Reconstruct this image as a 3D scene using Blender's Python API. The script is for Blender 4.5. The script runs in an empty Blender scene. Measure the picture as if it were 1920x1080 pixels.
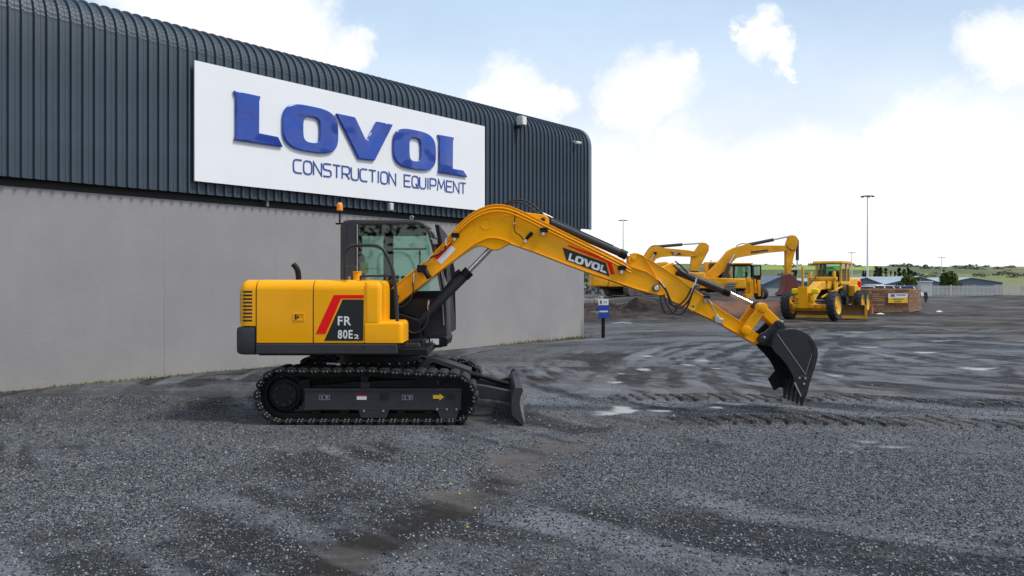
import bpy, bmesh, math, random
import numpy as np
from mathutils import Vector, Matrix, Euler
random.seed(7); np.random.seed(7)
R = math.radians
S = bpy.context.scene
COL = S.collection

# ------------------------------------------------------------------ camera
F = 1574.0            # focal length in photograph pixels (1920 wide)
CX, HY, CH = 960.0, 530.0, 1.7
cam = bpy.data.cameras.new('camera'); cam.lens = 35.0; cam.sensor_width = 35.0*1920/F
cam.clip_start = 0.1; cam.clip_end = 9000; cam.shift_y = -10.0/1920
camo = bpy.data.objects.new('camera', cam); COL.objects.link(camo)
camo.location = (0, 0, CH); camo.rotation_euler = (R(90), 0, 0); S.camera = camo

# ------------------------------------------------------------------ sky
SUN = Vector((0.95, -0.30, 0)).normalized()*math.cos(R(52)) + Vector((0, 0, math.sin(R(52))))
W = bpy.data.worlds.new('World'); S.world = W; W.use_nodes = True
nt = W.node_tree; nt.nodes.clear()
def N(t, **k):
    n = nt.nodes.new(t)
    for a, b in k.items(): setattr(n, a, b)
    return n
def L(a, b): nt.links.new(a, b)
out = N('ShaderNodeOutputWorld'); bg = N('ShaderNodeBackground'); bg.inputs['Strength'].default_value = 0.1
L(bg.outputs[0], out.inputs[0])
sky = N('ShaderNodeTexSky', sky_type='NISHITA', sun_disc=False)
sky.sun_elevation = R(52); sky.sun_rotation = math.atan2(SUN.x, SUN.y); sky.dust_density = 1.0; sky.air_density = 1.0
tc = N('ShaderNodeTexCoord')
nz = N('ShaderNodeTexNoise'); nz.inputs['Scale'].default_value = 8.0; nz.inputs['Detail'].default_value = 9; nz.inputs['Roughness'].default_value = 0.66
L(tc.outputs['Generated'], nz.inputs['Vector'])
sb = N('ShaderNodeVectorMath', operation='SUBTRACT'); sb.inputs[1].default_value = (.5, .5, .5); L(nz.outputs['Color'], sb.inputs[0])
sc = N('ShaderNodeVectorMath', operation='SCALE'); sc.inputs['Scale'].default_value = 0.15; L(sb.outputs[0], sc.inputs[0])
ad = N('ShaderNodeVectorMath', operation='ADD'); L(tc.outputs['Generated'], ad.inputs[0]); L(sc.outputs[0], ad.inputs[1])
nm = N('ShaderNodeVectorMath', operation='NORMALIZE'); L(ad.outputs[0], nm.inputs[0])
def mth(op, a, b=None, clamp=False):
    n = N('ShaderNodeMath', operation=op); n.use_clamp = clamp
    for i, v in enumerate((a, b)):
        if v is None: continue
        if isinstance(v, (int, float)): n.inputs[i].default_value = v
        else: L(v, n.inputs[i])
    return n.outputs[0]
def mapr(v, a, b, c=0.0, d=1.0):
    n = N('ShaderNodeMapRange', interpolation_type='SMOOTHSTEP'); L(v, n.inputs[0])
    for i, x in enumerate((a, b, c, d)): n.inputs[i+1].default_value = x
    return n.outputs[0]
# cumulus heaps: (azimuth px, altitude px, radius px) read as view directions
caps = [(330, -10, 90), (450, 20, 110), (540, 40, 85), (590, 70, 55), (640, 104, 45), (1225, 158, 75), (1160, 185, 58), (1260, 125, 40), (1285, 110, 22), (1200, 210, 60),
        (965, 195, 62), (1015, 192, 40), (920, 182, 30), (1440, 75, 38), (1475, 105, 28), (1488, 140, 14), (1405, 65, 18), (1735, 265, 80), (1650, 295, 40), (1800, 300, 100),
        (1120, 400, 130), (1300, 370, 120), (1460, 350, 110), (1560, 390, 120), (1860, 90, 60), (80, 60, 90)]
acc = None
for (px, py, r) in caps:
    d = Vector(((px-CX)/F, 1.0, (HY-py)/F)).normalized(); a = math.atan(r/F)
    dt = N('ShaderNodeVectorMath', operation='DOT_PRODUCT'); L(nm.outputs[0], dt.inputs[0]); dt.inputs[1].default_value = d
    m = mapr(dt.outputs['Value'], math.cos(a*1.35), math.cos(a*0.30))
    acc = m if acc is None else mth('MAXIMUM', acc, m)
# the same kind of heaps all round the dome
n2 = N('ShaderNodeTexNoise'); n2.inputs['Scale'].default_value = 3.2; n2.inputs['Detail'].default_value = 7; n2.inputs['Roughness'].default_value = 0.55
mp = N('ShaderNodeMapping'); mp.inputs['Scale'].default_value = (1, 1, 1.9); mp.inputs['Location'].default_value = (3.1, 1.7, 0.4)
L(tc.outputs['Generated'], mp.inputs['Vector']); L(mp.outputs[0], n2.inputs['Vector'])
gen = mapr(n2.outputs['Fac'], 0.52, 0.66)
sx = N('ShaderNodeSeparateXYZ'); L(tc.outputs['Generated'], sx.inputs[0])
back = mapr(sx.outputs['Y'], 0.72, 0.45)       # ahead, the heaps above are the clouds; elsewhere the field goes on
acc = mth('MAXIMUM', acc, mth('MULTIPLY', gen, back))
veil = mth('ADD', mapr(n2.outputs['Fac'], 0.3, 0.75, 0.0, 0.22), mapr(sx.outputs['Z'], 0.40, 0.02, 0.62, 0.95), clamp=True)
cl = N('ShaderNodeMix', data_type='RGBA'); pass
lowc = N('ShaderNodeMix', data_type='RGBA'); lowc.inputs[6].default_value = (5.7, 7.4, 9.4, 1); lowc.inputs[7].default_value = (9.6, 9.65, 9.8, 1)
L(mapr(sx.outputs['Z'], 0.345, 0.045), lowc.inputs[0]); L(lowc.outputs[2], cl.inputs[7])
L(veil, cl.inputs[0]); L(sky.outputs[0], cl.inputs[6])
c2 = N('ShaderNodeMix', data_type='RGBA'); c2.inputs[7].default_value = (9.9, 9.9, 9.95, 1)
L(mth('MULTIPLY', acc, 0.86), c2.inputs[0]); L(cl.outputs[2], c2.inputs[6])
L(c2.outputs[2], bg.inputs[0])

sl = bpy.data.lights.new('sun', 'SUN'); sl.energy = 2.5; sl.angle = R(12); sl.color = (1.0, 0.955, 0.89)
so = bpy.data.objects.new('sun', sl); COL.objects.link(so); so.rotation_euler = SUN.to_track_quat('Z', 'Y').to_euler(); so.location = SUN*60
S.view_settings.view_transform = 'Standard'; S.view_settings.look = 'None'; S.view_settings.exposure = 0.16; S.view_settings.gamma = 1.0
S.render.engine = 'CYCLES'; S.cycles.max_bounces = 8; S.cycles.transparent_max_bounces = 16

# ------------------------------------------------------------------ helpers
def P(px, py, Y):                       # a photograph pixel as a world point on the plane at distance Y
    return Vector(((px-CX)*Y/F, Y, CH + (HY-py)*Y/F))
def G(px, py):                          # a photograph pixel on level ground
    Y = CH*F/(py-HY); return ((px-CX)*Y/F, Y)

def mat(name, col, rough=0.5, metal=0.0, var=0.0, scale=6.0, bump=0.0, bscale=40.0, coat=0.0, col2=None, dirt=0.0, spec=0.5, emit=0):
    m = bpy.data.materials.new(name); m.use_nodes = True; t = m.node_tree; b = t.nodes['Principled BSDF']
    b.inputs['Roughness'].default_value = rough; b.inputs['Metallic'].default_value = metal
    b.inputs['Specular IOR Level'].default_value = spec
    b.inputs['Coat Weight'].default_value = coat; b.inputs['Coat Roughness'].default_value = 0.08
    c = (*col, 1); b.inputs['Base Color'].default_value = c
    co = t.nodes.new('ShaderNodeTexCoord')
    if var or col2:
        n = t.nodes.new('ShaderNodeTexNoise'); n.inputs['Scale'].default_value = scale; n.inputs['Detail'].default_value = 8; n.inputs['Roughness'].default_value = .62
        t.links.new(co.outputs['Object'], n.inputs['Vector'])
        mx = t.nodes.new('ShaderNodeMix'); mx.data_type = 'RGBA'
        c2 = col2 or tuple(x*(1-var) for x in col); c1 = col if col2 else tuple(min(1, x*(1+var)) for x in col)
        mx.inputs[6].default_value = (*c1, 1); mx.inputs[7].default_value = (*c2, 1)
        r = t.nodes.new('ShaderNodeMapRange'); r.inputs[1].default_value = .32; r.inputs[2].default_value = .68
        t.links.new(n.outputs['Fac'], r.inputs[0]); t.links.new(r.outputs[0], mx.inputs[0]); t.links.new(mx.outputs[2], b.inputs['Base Color'])
        rr = t.nodes.new('ShaderNodeMapRange'); rr.inputs[3].default_value = max(.03, rough-.08); rr.inputs[4].default_value = min(1, rough+.12)
        t.links.new(n.outputs['Fac'], rr.inputs[0]); t.links.new(rr.outputs[0], b.inputs['Roughness'])
    if bump:
        n = t.nodes.new('ShaderNodeTexNoise'); n.inputs['Scale'].default_value = bscale; n.inputs['Detail'].default_value = 5
        t.links.new(co.outputs['Object'], n.inputs['Vector'])
        bp = t.nodes.new('ShaderNodeBump'); bp.inputs['Strength'].default_value = bump; bp.inputs['Distance'].default_value = 0.02
        t.links.new(n.outputs['Fac'], bp.inputs['Height']); t.links.new(bp.outputs[0], b.inputs['Normal'])
    return m

def glass(name, tint, refl=1.0):
    m = bpy.data.materials.new(name); m.use_nodes = True; t = m.node_tree; t.nodes.clear()
    o = t.nodes.new('ShaderNodeOutputMaterial'); tr = t.nodes.new('ShaderNodeBsdfTransparent'); tr.inputs[0].default_value = (*tint, 1)
    g = t.nodes.new('ShaderNodeBsdfGlossy'); g.inputs['Roughness'].default_value = .02; g.inputs[0].default_value = (refl, refl, refl, 1)
    f = t.nodes.new('ShaderNodeFresnel'); f.inputs[0].default_value = 1.5; mx = t.nodes.new('ShaderNodeMixShader')
    t.links.new(f.outputs[0], mx.inputs[0]); t.links.new(tr.outputs[0], mx.inputs[1]); t.links.new(g.outputs[0], mx.inputs[2]); t.links.new(mx.outputs[0], o.inputs[0])
    return m

class MB:
    def __init__(s): s.v = []; s.f = []; s.mi = []; s.cur = 0
    def add(s, vs, fs):
        o = len(s.v); s.v += [tuple(p) for p in vs]; s.f += [tuple(i+o for i in f) for f in fs]; s.mi += [s.cur]*len(fs); return s
    def box(s, a, b):
        x0, y0, z0 = a; x1, y1, z1 = b
        return s.add([(x0,y0,z0),(x1,y0,z0),(x1,y1,z0),(x0,y1,z0),(x0,y0,z1),(x1,y0,z1),(x1,y1,z1),(x0,y1,z1)],
                     [(0,3,2,1),(4,5,6,7),(0,1,5,4),(1,2,6,5),(2,3,7,6),(3,0,4,7)])
    def prism(s, poly, y0, y1):         # poly in XZ, extruded along Y
        a = sum(poly[i][0]*poly[(i+1)%len(poly)][1]-poly[(i+1)%len(poly)][0]*poly[i][1] for i in range(len(poly)))
        if a < 0: poly = poly[::-1]
        n = len(poly)
        vs = [(x,y0,z) for x,z in poly]+[(x,y1,z) for x,z in poly]
        return s.add(vs, [tuple(range(n)), tuple(range(2*n-1,n-1,-1))]+[(i+n,(i+1)%n+n,(i+1)%n,i) for i in range(n)])
    def ring(s, outer, inner, y0, y1):  # two XZ loops of equal length: a frame round an opening
        n = len(outer)
        vs = [(x,y0,z) for x,z in outer]+[(x,y0,z) for x,z in inner]+[(x,y1,z) for x,z in outer]+[(x,y1,z) for x,z in inner]
        fs = []
        for i in range(n):
            j = (i+1)%n
            fs += [(i,j,j+n,i+n),(i+2*n,i+3*n,j+3*n,j+2*n),(j,i,i+2*n,j+2*n),(i+n,j+n,j+3*n,i+3*n)]
        return s.add(vs, fs)
    def tube(s, pts, r, k=8, caps=True):
        pts = [Vector(p) for p in pts]; n = len(pts); rs = r if isinstance(r, (list, tuple)) else [r]*n
        vs = []; up = None
        for i, p in enumerate(pts):
            t = (pts[min(i+1,n-1)]-pts[max(i-1,0)]).normalized()
            if up is None:
                up = t.orthogonal().normalized()
            u = (up - t*up.dot(t)).normalized(); up = u; w = t.cross(u)
            vs += [p+(u*math.cos(2*math.pi*j/k)+w*math.sin(2*math.pi*j/k))*rs[i] for j in range(k)]
        fs = [(i*k+j, i*k+(j+1)%k, (i+1)*k+(j+1)%k, (i+1)*k+j) for i in range(n-1) for j in range(k)]
        if caps: fs += [tuple(range(k-1,-1,-1)), tuple((n-1)*k+j for j in range(k))]
        return s.add(vs, fs)
    def cyl(s, a, b, r, k=16, r2=None): return s.tube([a, b], [r, r if r2 is None else r2], k)
    def loft(s, secs, caps=True):       # list of equal-length 3-D loops
        k = len(secs[0]); vs = [p for q in secs for p in q]
        fs = [(i*k+j, i*k+(j+1)%k, (i+1)*k+(j+1)%k, (i+1)*k+j) for i in range(len(secs)-1) for j in range(k)]
        if caps: fs += [tuple(range(k-1,-1,-1)), tuple((len(secs)-1)*k+j for j in range(k))]
        return s.add(vs, fs)
    def strip(s, line, th, y0, y1):     # plate following an XZ polyline, th to its right side
        n = len(line); off = []
        for i in range(n):
            a = Vector(line[max(i-1,0)]); b = Vector(line[min(i+1,n-1)]); d = (b-a).normalized(); off.append((line[i][0]+d.y*th, line[i][1]-d.x*th))
        return s.prism(list(line)+off[::-1], y0, y1)
    def build(s, name, m, parent=None, off=(0,0,0), bevel=0.0, seg=2, smooth=35, fix=True):
        me = bpy.data.meshes.new(name); o = Vector(off)
        me.from_pydata([tuple(Vector(p)-o) for p in s.v], [], s.f)
        ms = m if isinstance(m, (list, tuple)) else [m]
        for x in ms: me.materials.append(x)
        if len(ms) > 1: me.polygons.foreach_set('material_index', s.mi)
        if fix:
            bm = bmesh.new(); bm.from_mesh(me); bmesh.ops.recalc_face_normals(bm, faces=bm.faces); bm.to_mesh(me); bm.free()
        if smooth:
            me.polygons.foreach_set('use_smooth', [True]*len(me.polygons)); me.set_sharp_from_angle(angle=R(smooth))
        me.update()
        ob = bpy.data.objects.new(name, me); COL.objects.link(ob)
        if parent: ob.parent = parent
        if bevel:
            b = ob.modifiers.new('bevel', 'BEVEL'); b.width = bevel; b.segments = seg; b.limit_method = 'ANGLE'; b.angle_limit = R(40)
        return ob
def tag(o, label=None, cat=None, group=None, kind=None):
    for k, v in (('label', label), ('category', cat), ('group', group), ('kind', kind)):
        if v: o[k] = v
    return o
def empty(name, loc=(0,0,0), rz=0, label=None, cat=None, group=None):
    o = bpy.data.objects.new(name, None); COL.objects.link(o); o.location = loc; o.rotation_euler = (0,0,rz); o.empty_display_size = .1
    return tag(o, label, cat, group)
def inst(src, parent, loc, rot=(0,0,0), name=None):
    o = src.copy(); COL.objects.link(o); o.parent = parent; o.location = loc; o.rotation_euler = rot; return o
def smoothline(pts, n=6):
    pts = [Vector(p) for p in pts]; out = []
    for i in range(len(pts)-1):
        p0, p1, p2, p3 = pts[max(i-1,0)], pts[i], pts[i+1], pts[min(i+2,len(pts)-1)]
        for k in range(n):
            t = k/n; out.append(.5*((2*p1)+(p2-p0)*t+(2*p0-5*p1+4*p2-p3)*t*t+(3*p1-p0-3*p2+p3)*t**3))
    out.append(pts[-1]); return out
def arc(cx, cz, r, a0, a1, n): return [(cx+r*math.cos(R(a0+(a1-a0)*i/n)), cz+r*math.sin(R(a0+(a1-a0)*i/n))) for i in range(n+1)]
def text2d(txt, bold=0.0, space=1.0):    # lettering as flat polygons in the unit square
    c = bpy.data.curves.new('t', 'FONT'); c.body = txt; c.offset = bold; c.space_character = space; c.resolution_u = 4
    o = bpy.data.objects.new('t', c); COL.objects.link(o); dg = bpy.context.evaluated_depsgraph_get(); me = bpy.data.meshes.new_from_object(o.evaluated_get(dg))
    vs = [(v.co.x, v.co.y) for v in me.vertices]; fs = [tuple(p.vertices) for p in me.polygons]
    bpy.data.objects.remove(o); bpy.data.curves.remove(c); bpy.data.meshes.remove(me)
    x0 = min(v[0] for v in vs); x1 = max(v[0] for v in vs); y0 = min(v[1] for v in vs); y1 = max(v[1] for v in vs)
    return [((x-x0)/(x1-x0), (y-y0)/(y1-y0)) for x, y in vs], fs
def bil(q, u, v):                        # q = BL, BR, TR, TL
    return (Vector(q[0])*(1-u)+Vector(q[1])*u)*(1-v)+(Vector(q[3])*(1-u)+Vector(q[2])*u)*v
def flat(quad, vs, fs): 
    m = MB(); m.add([bil(quad, u, v) for u, v in vs], fs); return m

# ------------------------------------------------------------------ materials
YEL = mat('excavator yellow paint', (.94, .405, .004), .42, 0, var=.05, scale=1.7, coat=.22, spec=.08)
YOLD = mat('worn yellow paint', (.74, .335, .010), .58, 0, var=.26, scale=.9, bump=.1, spec=.25)
YGRD = mat('grader yellow paint', (.70, .36, .02), .55, 0, var=.22, scale=2.2, spec=.25)
LIME = mat('bright yellow guard', (.92, .66, .01), .5, spec=.2)
DGREY = mat('charcoal paint', (.038, .038, .043), .45, 0, var=.15, scale=4, coat=.0, spec=.3)
BLK = mat('black paint', (.006, .007, .008), .5, 0, var=.3, scale=5, spec=.22)
RUB = mat('black rubber', (.014, .016, .017), .6, 0, var=.35, scale=12, bump=.2)
TRK = mat('dusty black track rubber', (.007, .009, .010), .6, 0, col2=(.030, .029, .027), scale=6, bump=.25, spec=.25)
PAD = mat('worn track pad edge', (.22, .22, .215), .55, .3, var=.2, scale=30)
STEEL = mat('bright steel', (.62, .62, .62), .25, 1.0)
CHROME = mat('chrome rod', (.75, .75, .76), .12, 1.0)
RED = mat('red vinyl', (.92, .008, .010), .45, spec=.2)
WHITE = mat('white vinyl', (.78, .78, .78), .5)
BVIN = mat('black vinyl', (.008, .010, .012), .35)
YVIN = mat('yellow vinyl', (.85, .52, .02), .4)
ORG = mat('amber lens', (.85, .28, .01), .2)
BUCK = mat('bucket charcoal paint', (.020, .021, .025), .42, 0, var=.2, scale=5, coat=.0, spec=.35)
EDGE = mat('worn bright edge', (.33, .33, .33), .45, .4)
CGLASS = glass('tinted cab glass', (.76, .91, .85))
GLASS2 = glass('dull machine glass', (.32, .42, .40))
SEAT = mat('seat cloth', (.02, .022, .025), .8)

# ------------------------------------------------------------------ ground
def hsh(ix, iy, k):
    n = (ix*374761393 + iy*668265263 + k*1442695041) & 0x7fffffff
    n = ((n ^ (n >> 13))*1274126177) & 0x7fffffff
    return ((n ^ (n >> 16)) & 0xffff)/65535.0
def vnoise(x, y, k=0):
    ix = np.floor(x).astype(np.int64); iy = np.floor(y).astype(np.int64); fx = x-ix; fy = y-iy
    fx = fx*fx*(3-2*fx); fy = fy*fy*(3-2*fy)
    return (hsh(ix,iy,k)*(1-fx)+hsh(ix+1,iy,k)*fx)*(1-fy)+(hsh(ix,iy+1,k)*(1-fx)+hsh(ix+1,iy+1,k)*fx)*fy
def fbm(x, y, k=0, o=4):
    a = 0; s = .5
    for i in range(o): a = a + s*vnoise(x*2**i+17*i, y*2**i-9*i, k+i); s *= .5
    return a/(1-.5**o)
def sst(v, a, b):
    t = np.clip((v-a)/(b-a), 0, 1); return t*t*(3-2*t)
def pdist(x, y, pts):
    d = np.full(np.shape(x), 1e9); al = np.zeros(np.shape(x)); acc = 0.0; sd = np.zeros(np.shape(x))
    for (a, b) in zip(pts[:-1], pts[1:]):
        ax, ay = a; bx, by = b; L2 = (bx-ax)**2+(by-ay)**2; ln = math.sqrt(L2)
        t = np.clip(((x-ax)*(bx-ax)+(y-ay)*(by-ay))/L2, 0, 1)
        ex = x-(ax+t*(bx-ax)); ey = y-(ay+t*(by-ay)); dd = np.hypot(ex, ey); m = dd < d
        d = np.where(m, dd, d); al = np.where(m, acc+t*ln, al); sd = np.where(m, ((bx-ax)*ey-(by-ay)*ex)/ln, sd); acc += ln
    return d, al, sd
PUD = [(1140,776,38,7),(1178,770,30,6),(1165,762,22,4),(1205,692,22,4),(1165,700,26,4),(1128,705,24,4),(1155,716,18,3),(1318,676,26,4),(1292,684,18,3),(1345,690,14,2),(1385,757,34,5),(1335,752,30,4),
       (1345,763,20,3),(1625,826,48,6),(1680,836,38,5),(1600,835,30,4),(1215,668,16,2),(1560,702,22,6),(1465,690,16,3),(1650,634,46,3),(1600,622,30,2),(1735,610,40,2),(1690,604,34,1.6),(1770,640,50,3),(1560,628,30,2),
       (1120,598,26,1.6),(1170,606,30,2),(1010,730,10,2),(1720,660,40,3),(1630,650,30,2),(1840,690,60,5),(1240,770,26,4)]
RUT = [([(0.85,12.6),(3.0,12.42),(5.0,12.35),(9.5,11.7)], .36, 5.0), ([(1.2,10.45),(3.0,10.30),(5.3,10.12),(8.0,9.7)], .33, 4.6)]
ARC = [G(1420,638), G(1345,662), G(1297,690), G(1298,715), G(1325,745)]
ARC2 = [(x+1.5, y+.5) for x, y in ARC]; ARC3 = [G(1150,745), G(1135,720), G(1170,695), G(1250,668), G(1350,650)]
ARC4 = [G(1560,660), G(1640,672), G(1700,695), G(1769,705)]
def shift(pts, o):
    r = []
    for i in range(len(pts)):
        a = pts[max(i-1,0)]; b = pts[min(i+1,len(pts)-1)]; l = math.hypot(b[0]-a[0], b[1]-a[1]); r.append((pts[i][0]-(b[1]-a[1])/l*o, pts[i][1]+(b[0]-a[0])/l*o))
    return r
ARC = [(p.x, p.y) for p in smoothline([(*p, 0) for p in [G(1560,612), G(1480,622), G(1400,640), G(1335,662), G(1297,690), G(1300,716), G(1340,747)]], 4)]
ARC3 = [(p.x, p.y) for p in smoothline([(*p, 0) for p in [G(1290,640), G(1230,655), G(1180,675), G(1140,705), G(1120,740)]], 4)]
ARC5 = [(p.x, p.y) for p in smoothline([(*p, 0) for p in [G(1769,690), G(1690,672), G(1600,655), G(1540,640)]], 4)]
ARCS = [ARC, shift(ARC, .7), shift(ARC, 2.3), ARC3, shift(ARC3, .9), ARC5, shift(ARC5, -.9)]
PATH = [G(560,1075), G(760,985), G(870,940), G(960,885), G(1045,832)]
def masks(x, y):
    n1 = fbm(x*.6, y*.6, 3); n2 = fbm(x*2.1, y*2.1, 9); n3 = fbm(x*.16, y*.75, 21, 5); n4 = fbm(x*2.2, y*4.0, 61, 5)
    wet = np.zeros(np.shape(x))
    for (px, py, rx, ry) in PUD:
        gx, gy = G(px, py); ax = rx*gy/F; ay = ry*gy*gy/(CH*F)
        wet = np.maximum(wet, sst(1.75 - np.sqrt(((x-gx)/ax)**2+((y-gy)/ay)**2) - 1.9*n4, -.12, .55))
    lug = np.zeros(np.shape(x)); rut = np.zeros(np.shape(x))
    for k_, (pts, hw, fr) in enumerate(RUT):
        d, al, sd = pdist(x, y, pts); e = sst(al, .2, .9)*sst(hw-d+.10*(n2-.5)+.06*(n4-.5), 0, .05)
        ph = al*fr+sd*1.25+.8*n1+.25*n2; w = np.mod(ph, 1.0); rnd = hsh(np.floor(ph).astype(np.int64), np.zeros(np.shape(x), np.int64)+int(fr*10), 5)
        str_ = (sst(al, .3, 1.0)*(1-.6*sst(al, 3.4, 5.0))) if k_ == 0 else (.45+.55*sst(al, .9, 1.8))
        fade = str_*(.35+.65*sst(n4+.5*n1, .36, .62)); rut = np.maximum(rut, e*fade)
        lug = np.maximum(lug, e*fade*(1-sst(w, .10+.10*rnd, .22+.14*rnd))*sst(w, 0, .03)*(.45+.7*rnd))
    tyre = np.zeros(np.shape(x))
    dark = np.zeros(np.shape(x))
    for pts in ARCS:
        d, al, sd = pdist(x, y, pts); g_ = sst(n4+.8*n1, .62, 1.0)*sst(al, 0, 1.0)
        tyre = np.maximum(tyre, sst(.17-np.abs(sd+.03*np.sin(al*7)), 0, .06)*sst(.6-d, 0, .1)*g_*(.72+.28*np.sin(al*2*math.pi*4+sd*6))); dark = np.maximum(dark, sst(.42-d, 0, .12)*sst(np.abs(sd), .16, .24)*(.4+.6*g_))
    dp, alp, _ = pdist(x, y, PATH); path = sst(.27+.6*(n1-.5)+.45*(n4-.5)-dp, -.12, .14)*(.75+.25*sst(n4,.35,.55))
    # coarse loose stone in front and beside the wall, packed wet fines further out
    grav = sst(10.6+2.2*(n1-.5)-y-.12*x, -.9, .9)
    wd = (x+7.25)*.787-(y-14.08)*.617                      # metres out from the wall
    grav = np.maximum(grav, sst(3.6+2*(n1-.5)-wd, -.6, .8)*.75)*(1-path)*(1-.75*rut)
    grav = grav*(.12+.88*sst(n1+.35*(n2-.5)+.3*(n3-.5), .36, .56))
    churn = sst(y, 21, 26)*sst(x-.30*y+1.5*(n1-.5), -1.0, 1.5)
    brown = np.clip(.9*path+.6*rut+churn*.85*sst(n3, .40, .60)+.9*sst(y,29,36)*sst(n3,.24,.46)+.4*sst(n3,.52,.66)*sst(y,9,11)+.45*tyre*sst(n2,.4,.6), 0, 1)
    mound = (np.exp(-((x-6.6)/2.2)**2-((y-42)/3.5)**2)*.5+np.exp(-((x-4.4)/2.2)**2-((y-47)/5)**2)*.42+np.exp(-((x-10)/2.2)**2-((y-47)/4)**2)*.4+np.exp(-((x-3)/2)**2-((y-40)/3)**2)*.18)
    ter = sst(y-.25*(x-11), 40.2, 42.2)*sst(x, 6.0, 9.5)*sst(16.8-x+.1*(y-41), 0, 2.2)*(1-sst(y, 80, 95))
    soil = sst(ter, .06, .3)*(1-sst(ter, .96, 1.0))*sst(x, 8.6, 10.2)*(1-sst(y, 44, 46))
    brown = np.clip(brown+sst(mound, .03, .12), 0, 1)
    r_ = np.hypot(x-10.0, (y-17.0)); th = np.arctan2(y-17.0, x-10.0); sw = .62*fbm(r_*1.7, th*3.4, 41, 5)+.38*fbm(r_*6.0, th*9.0, 47, 4)
    sw = sst(sw, .36, .62)*(1-.6*dark*sst(n1+.4*n4, .45, .75))
    return dict(sw=sw, n4=n4, n1=n1, n2=n2, n3=n3, wet=wet, lug=lug, rut=rut, tyre=tyre, path=path, grav=grav, churn=churn, brown=brown, mound=sst(mound, .05, .2), mh=mound, ter=ter, soil=soil)
def height(x, y, M=None):
    M = M or masks(x, y)
    near = 1-sst(y, 30, 60)
    h = .05*(M['n1']-.5)*near+.018*(M['n2']-.5)*near+.016*(fbm(x*9, y*9, 31, 3)-.5)*near*(.4+.6*M['grav'])
    h = h+.030*M['rut']*(.5+1.0*M['n2'])-.115*M['lug']+.016*M['tyre']-.02*M['path']
    h = h+.30*M['churn']*(M['n3']-.45)+.16*M['churn']*(fbm(x*.8, y*2.2, 77, 5)-.5)
    far_ = sst(y, 30, 37)*(1-sst(y, 60, 75)); h = h+far_*(.16*(fbm(x*.5, y*1.1, 88, 5)-.45)+.05*(fbm(x*2.5, y*2.5, 91)-.5))
    h = h*(1-M['wet'])-.012*M['wet']
    under = sst(x, -3.5, -3.1)*sst(-.05-x, -.15, .15)*sst(y, 9.6, 9.9)*sst(12.6-y, 0, .3)     # firm under the machine
    h = h*(1-under*.8)
    h = h+M['mh']*(1+2.2*(fbm(x*1.3,y*1.0,55,5)-.5))+M['ter']*(.74-.012*np.clip(y-42,0,14))*(1+.12*(M['n1']-.5))
    h = h+M['soil']*.32*(fbm(x*1.6, y*1.3, 66, 5)-.5)
    h = h+.32*sst(y, 55, 68)*(1-M['ter'])*(1-sst(x, 14, 20))*(1-sst(y,100,112))
    h = h-4.6*sst(y, 114, 140)
    return h
def hgt(x, y): return float(height(np.array([float(x)]), np.array([float(y)]))[0])

def spaced(a, b, s0, g):
    v = [a]; s = s0
    while v[-1] < b: v.append(v[-1]+s); s *= g
    return v
xs = np.array(sorted([-x for x in spaced(8.5, 1800, .05, 1.10)] + list(np.arange(-8.45, .8, .034))+list(np.arange(.8, 8.46, .021)) + spaced(8.5, 1800, .05, 1.06)))
ys = np.array(list(np.linspace(-60, 3.2, 24))+spaced(3.4, 16, .026, 1.0018)+spaced(16.1, 60, .05, 1.012)+spaced(60.8, 3500, .8, 1.06))
GX, GY = np.meshgrid(xs, ys); MK = masks(GX, GY); GZ = height(GX, GY, MK)
nx, ny = len(xs), len(ys)
me = bpy.data.meshes.new('ground'); me.vertices.add(nx*ny); me.vertices.foreach_set('co', np.stack([GX, GY, GZ], -1).astype(np.float32).ravel())
ii = np.arange((nx-1)*(ny-1)); r_, c_ = ii//(nx-1), ii%(nx-1); q = r_*nx+c_
fa = np.stack([q, q+1, q+nx+1, q+nx], -1).astype(np.int32)
me.loops.add(fa.size); me.loops.foreach_set('vertex_index', fa.ravel()); me.polygons.add(len(fa)); me.polygons.foreach_set('loop_start', np.arange(0, fa.size, 4, dtype=np.int32))
me.polygons.foreach_set('use_smooth', np.ones(len(fa), bool)); me.update(calc_edges=True)
for nme, ch in (('ma', ('grav', 'brown', 'wet')), ('mb', ('soil', 'tyre', 'mound')), ('mc', ('sw', 'churn', 'path'))):
    at = me.color_attributes.new(nme, 'FLOAT_COLOR', 'POINT')
    at.data.foreach_set('color', np.stack([MK[c] for c in ch]+[np.ones_like(GX)], -1).astype(np.float32).ravel())
ground = bpy.data.objects.new('ground', me); COL.objects.link(ground); tag(ground, kind='structure', label='wet grey gravel yard with churned muddy tyre ruts')

GM = bpy.data.materials.new('gravel and mud'); GM.use_nodes = True; t = GM.node_tree; B = t.nodes['Principled BSDF']; B.inputs['Specular IOR Level'].default_value = .12
def tn(ty, **k):
    n = t.nodes.new(ty)
    for a, b in k.items():
        if a.startswith('i_'):
            n.inputs[int(a[2:]) if a[2:].isdigit() else a[2:]].default_value = b
        else: setattr(n, a, b)
    return n
def tl(a, b): t.links.new(a, b)
def tmix(f, a, b, bt='MIX'):
    n = tn('ShaderNodeMix', data_type='RGBA', blend_type=bt)
    for i, v in ((0, f), (6, a), (7, b)):
        if isinstance(v, (int, float)): n.inputs[i].default_value = v
        elif isinstance(v, tuple): n.inputs[i].default_value = (*v, 1)
        else: tl(v, n.inputs[i])
    return n.outputs[2]
def tmr(v, a, b, c=0., d=1.):
    n = tn('ShaderNodeMapRange'); tl(v, n.inputs[0])
    for i, x in enumerate((a, b, c, d)): n.inputs[i+1].default_value = x
    return n.outputs[0]
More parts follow.
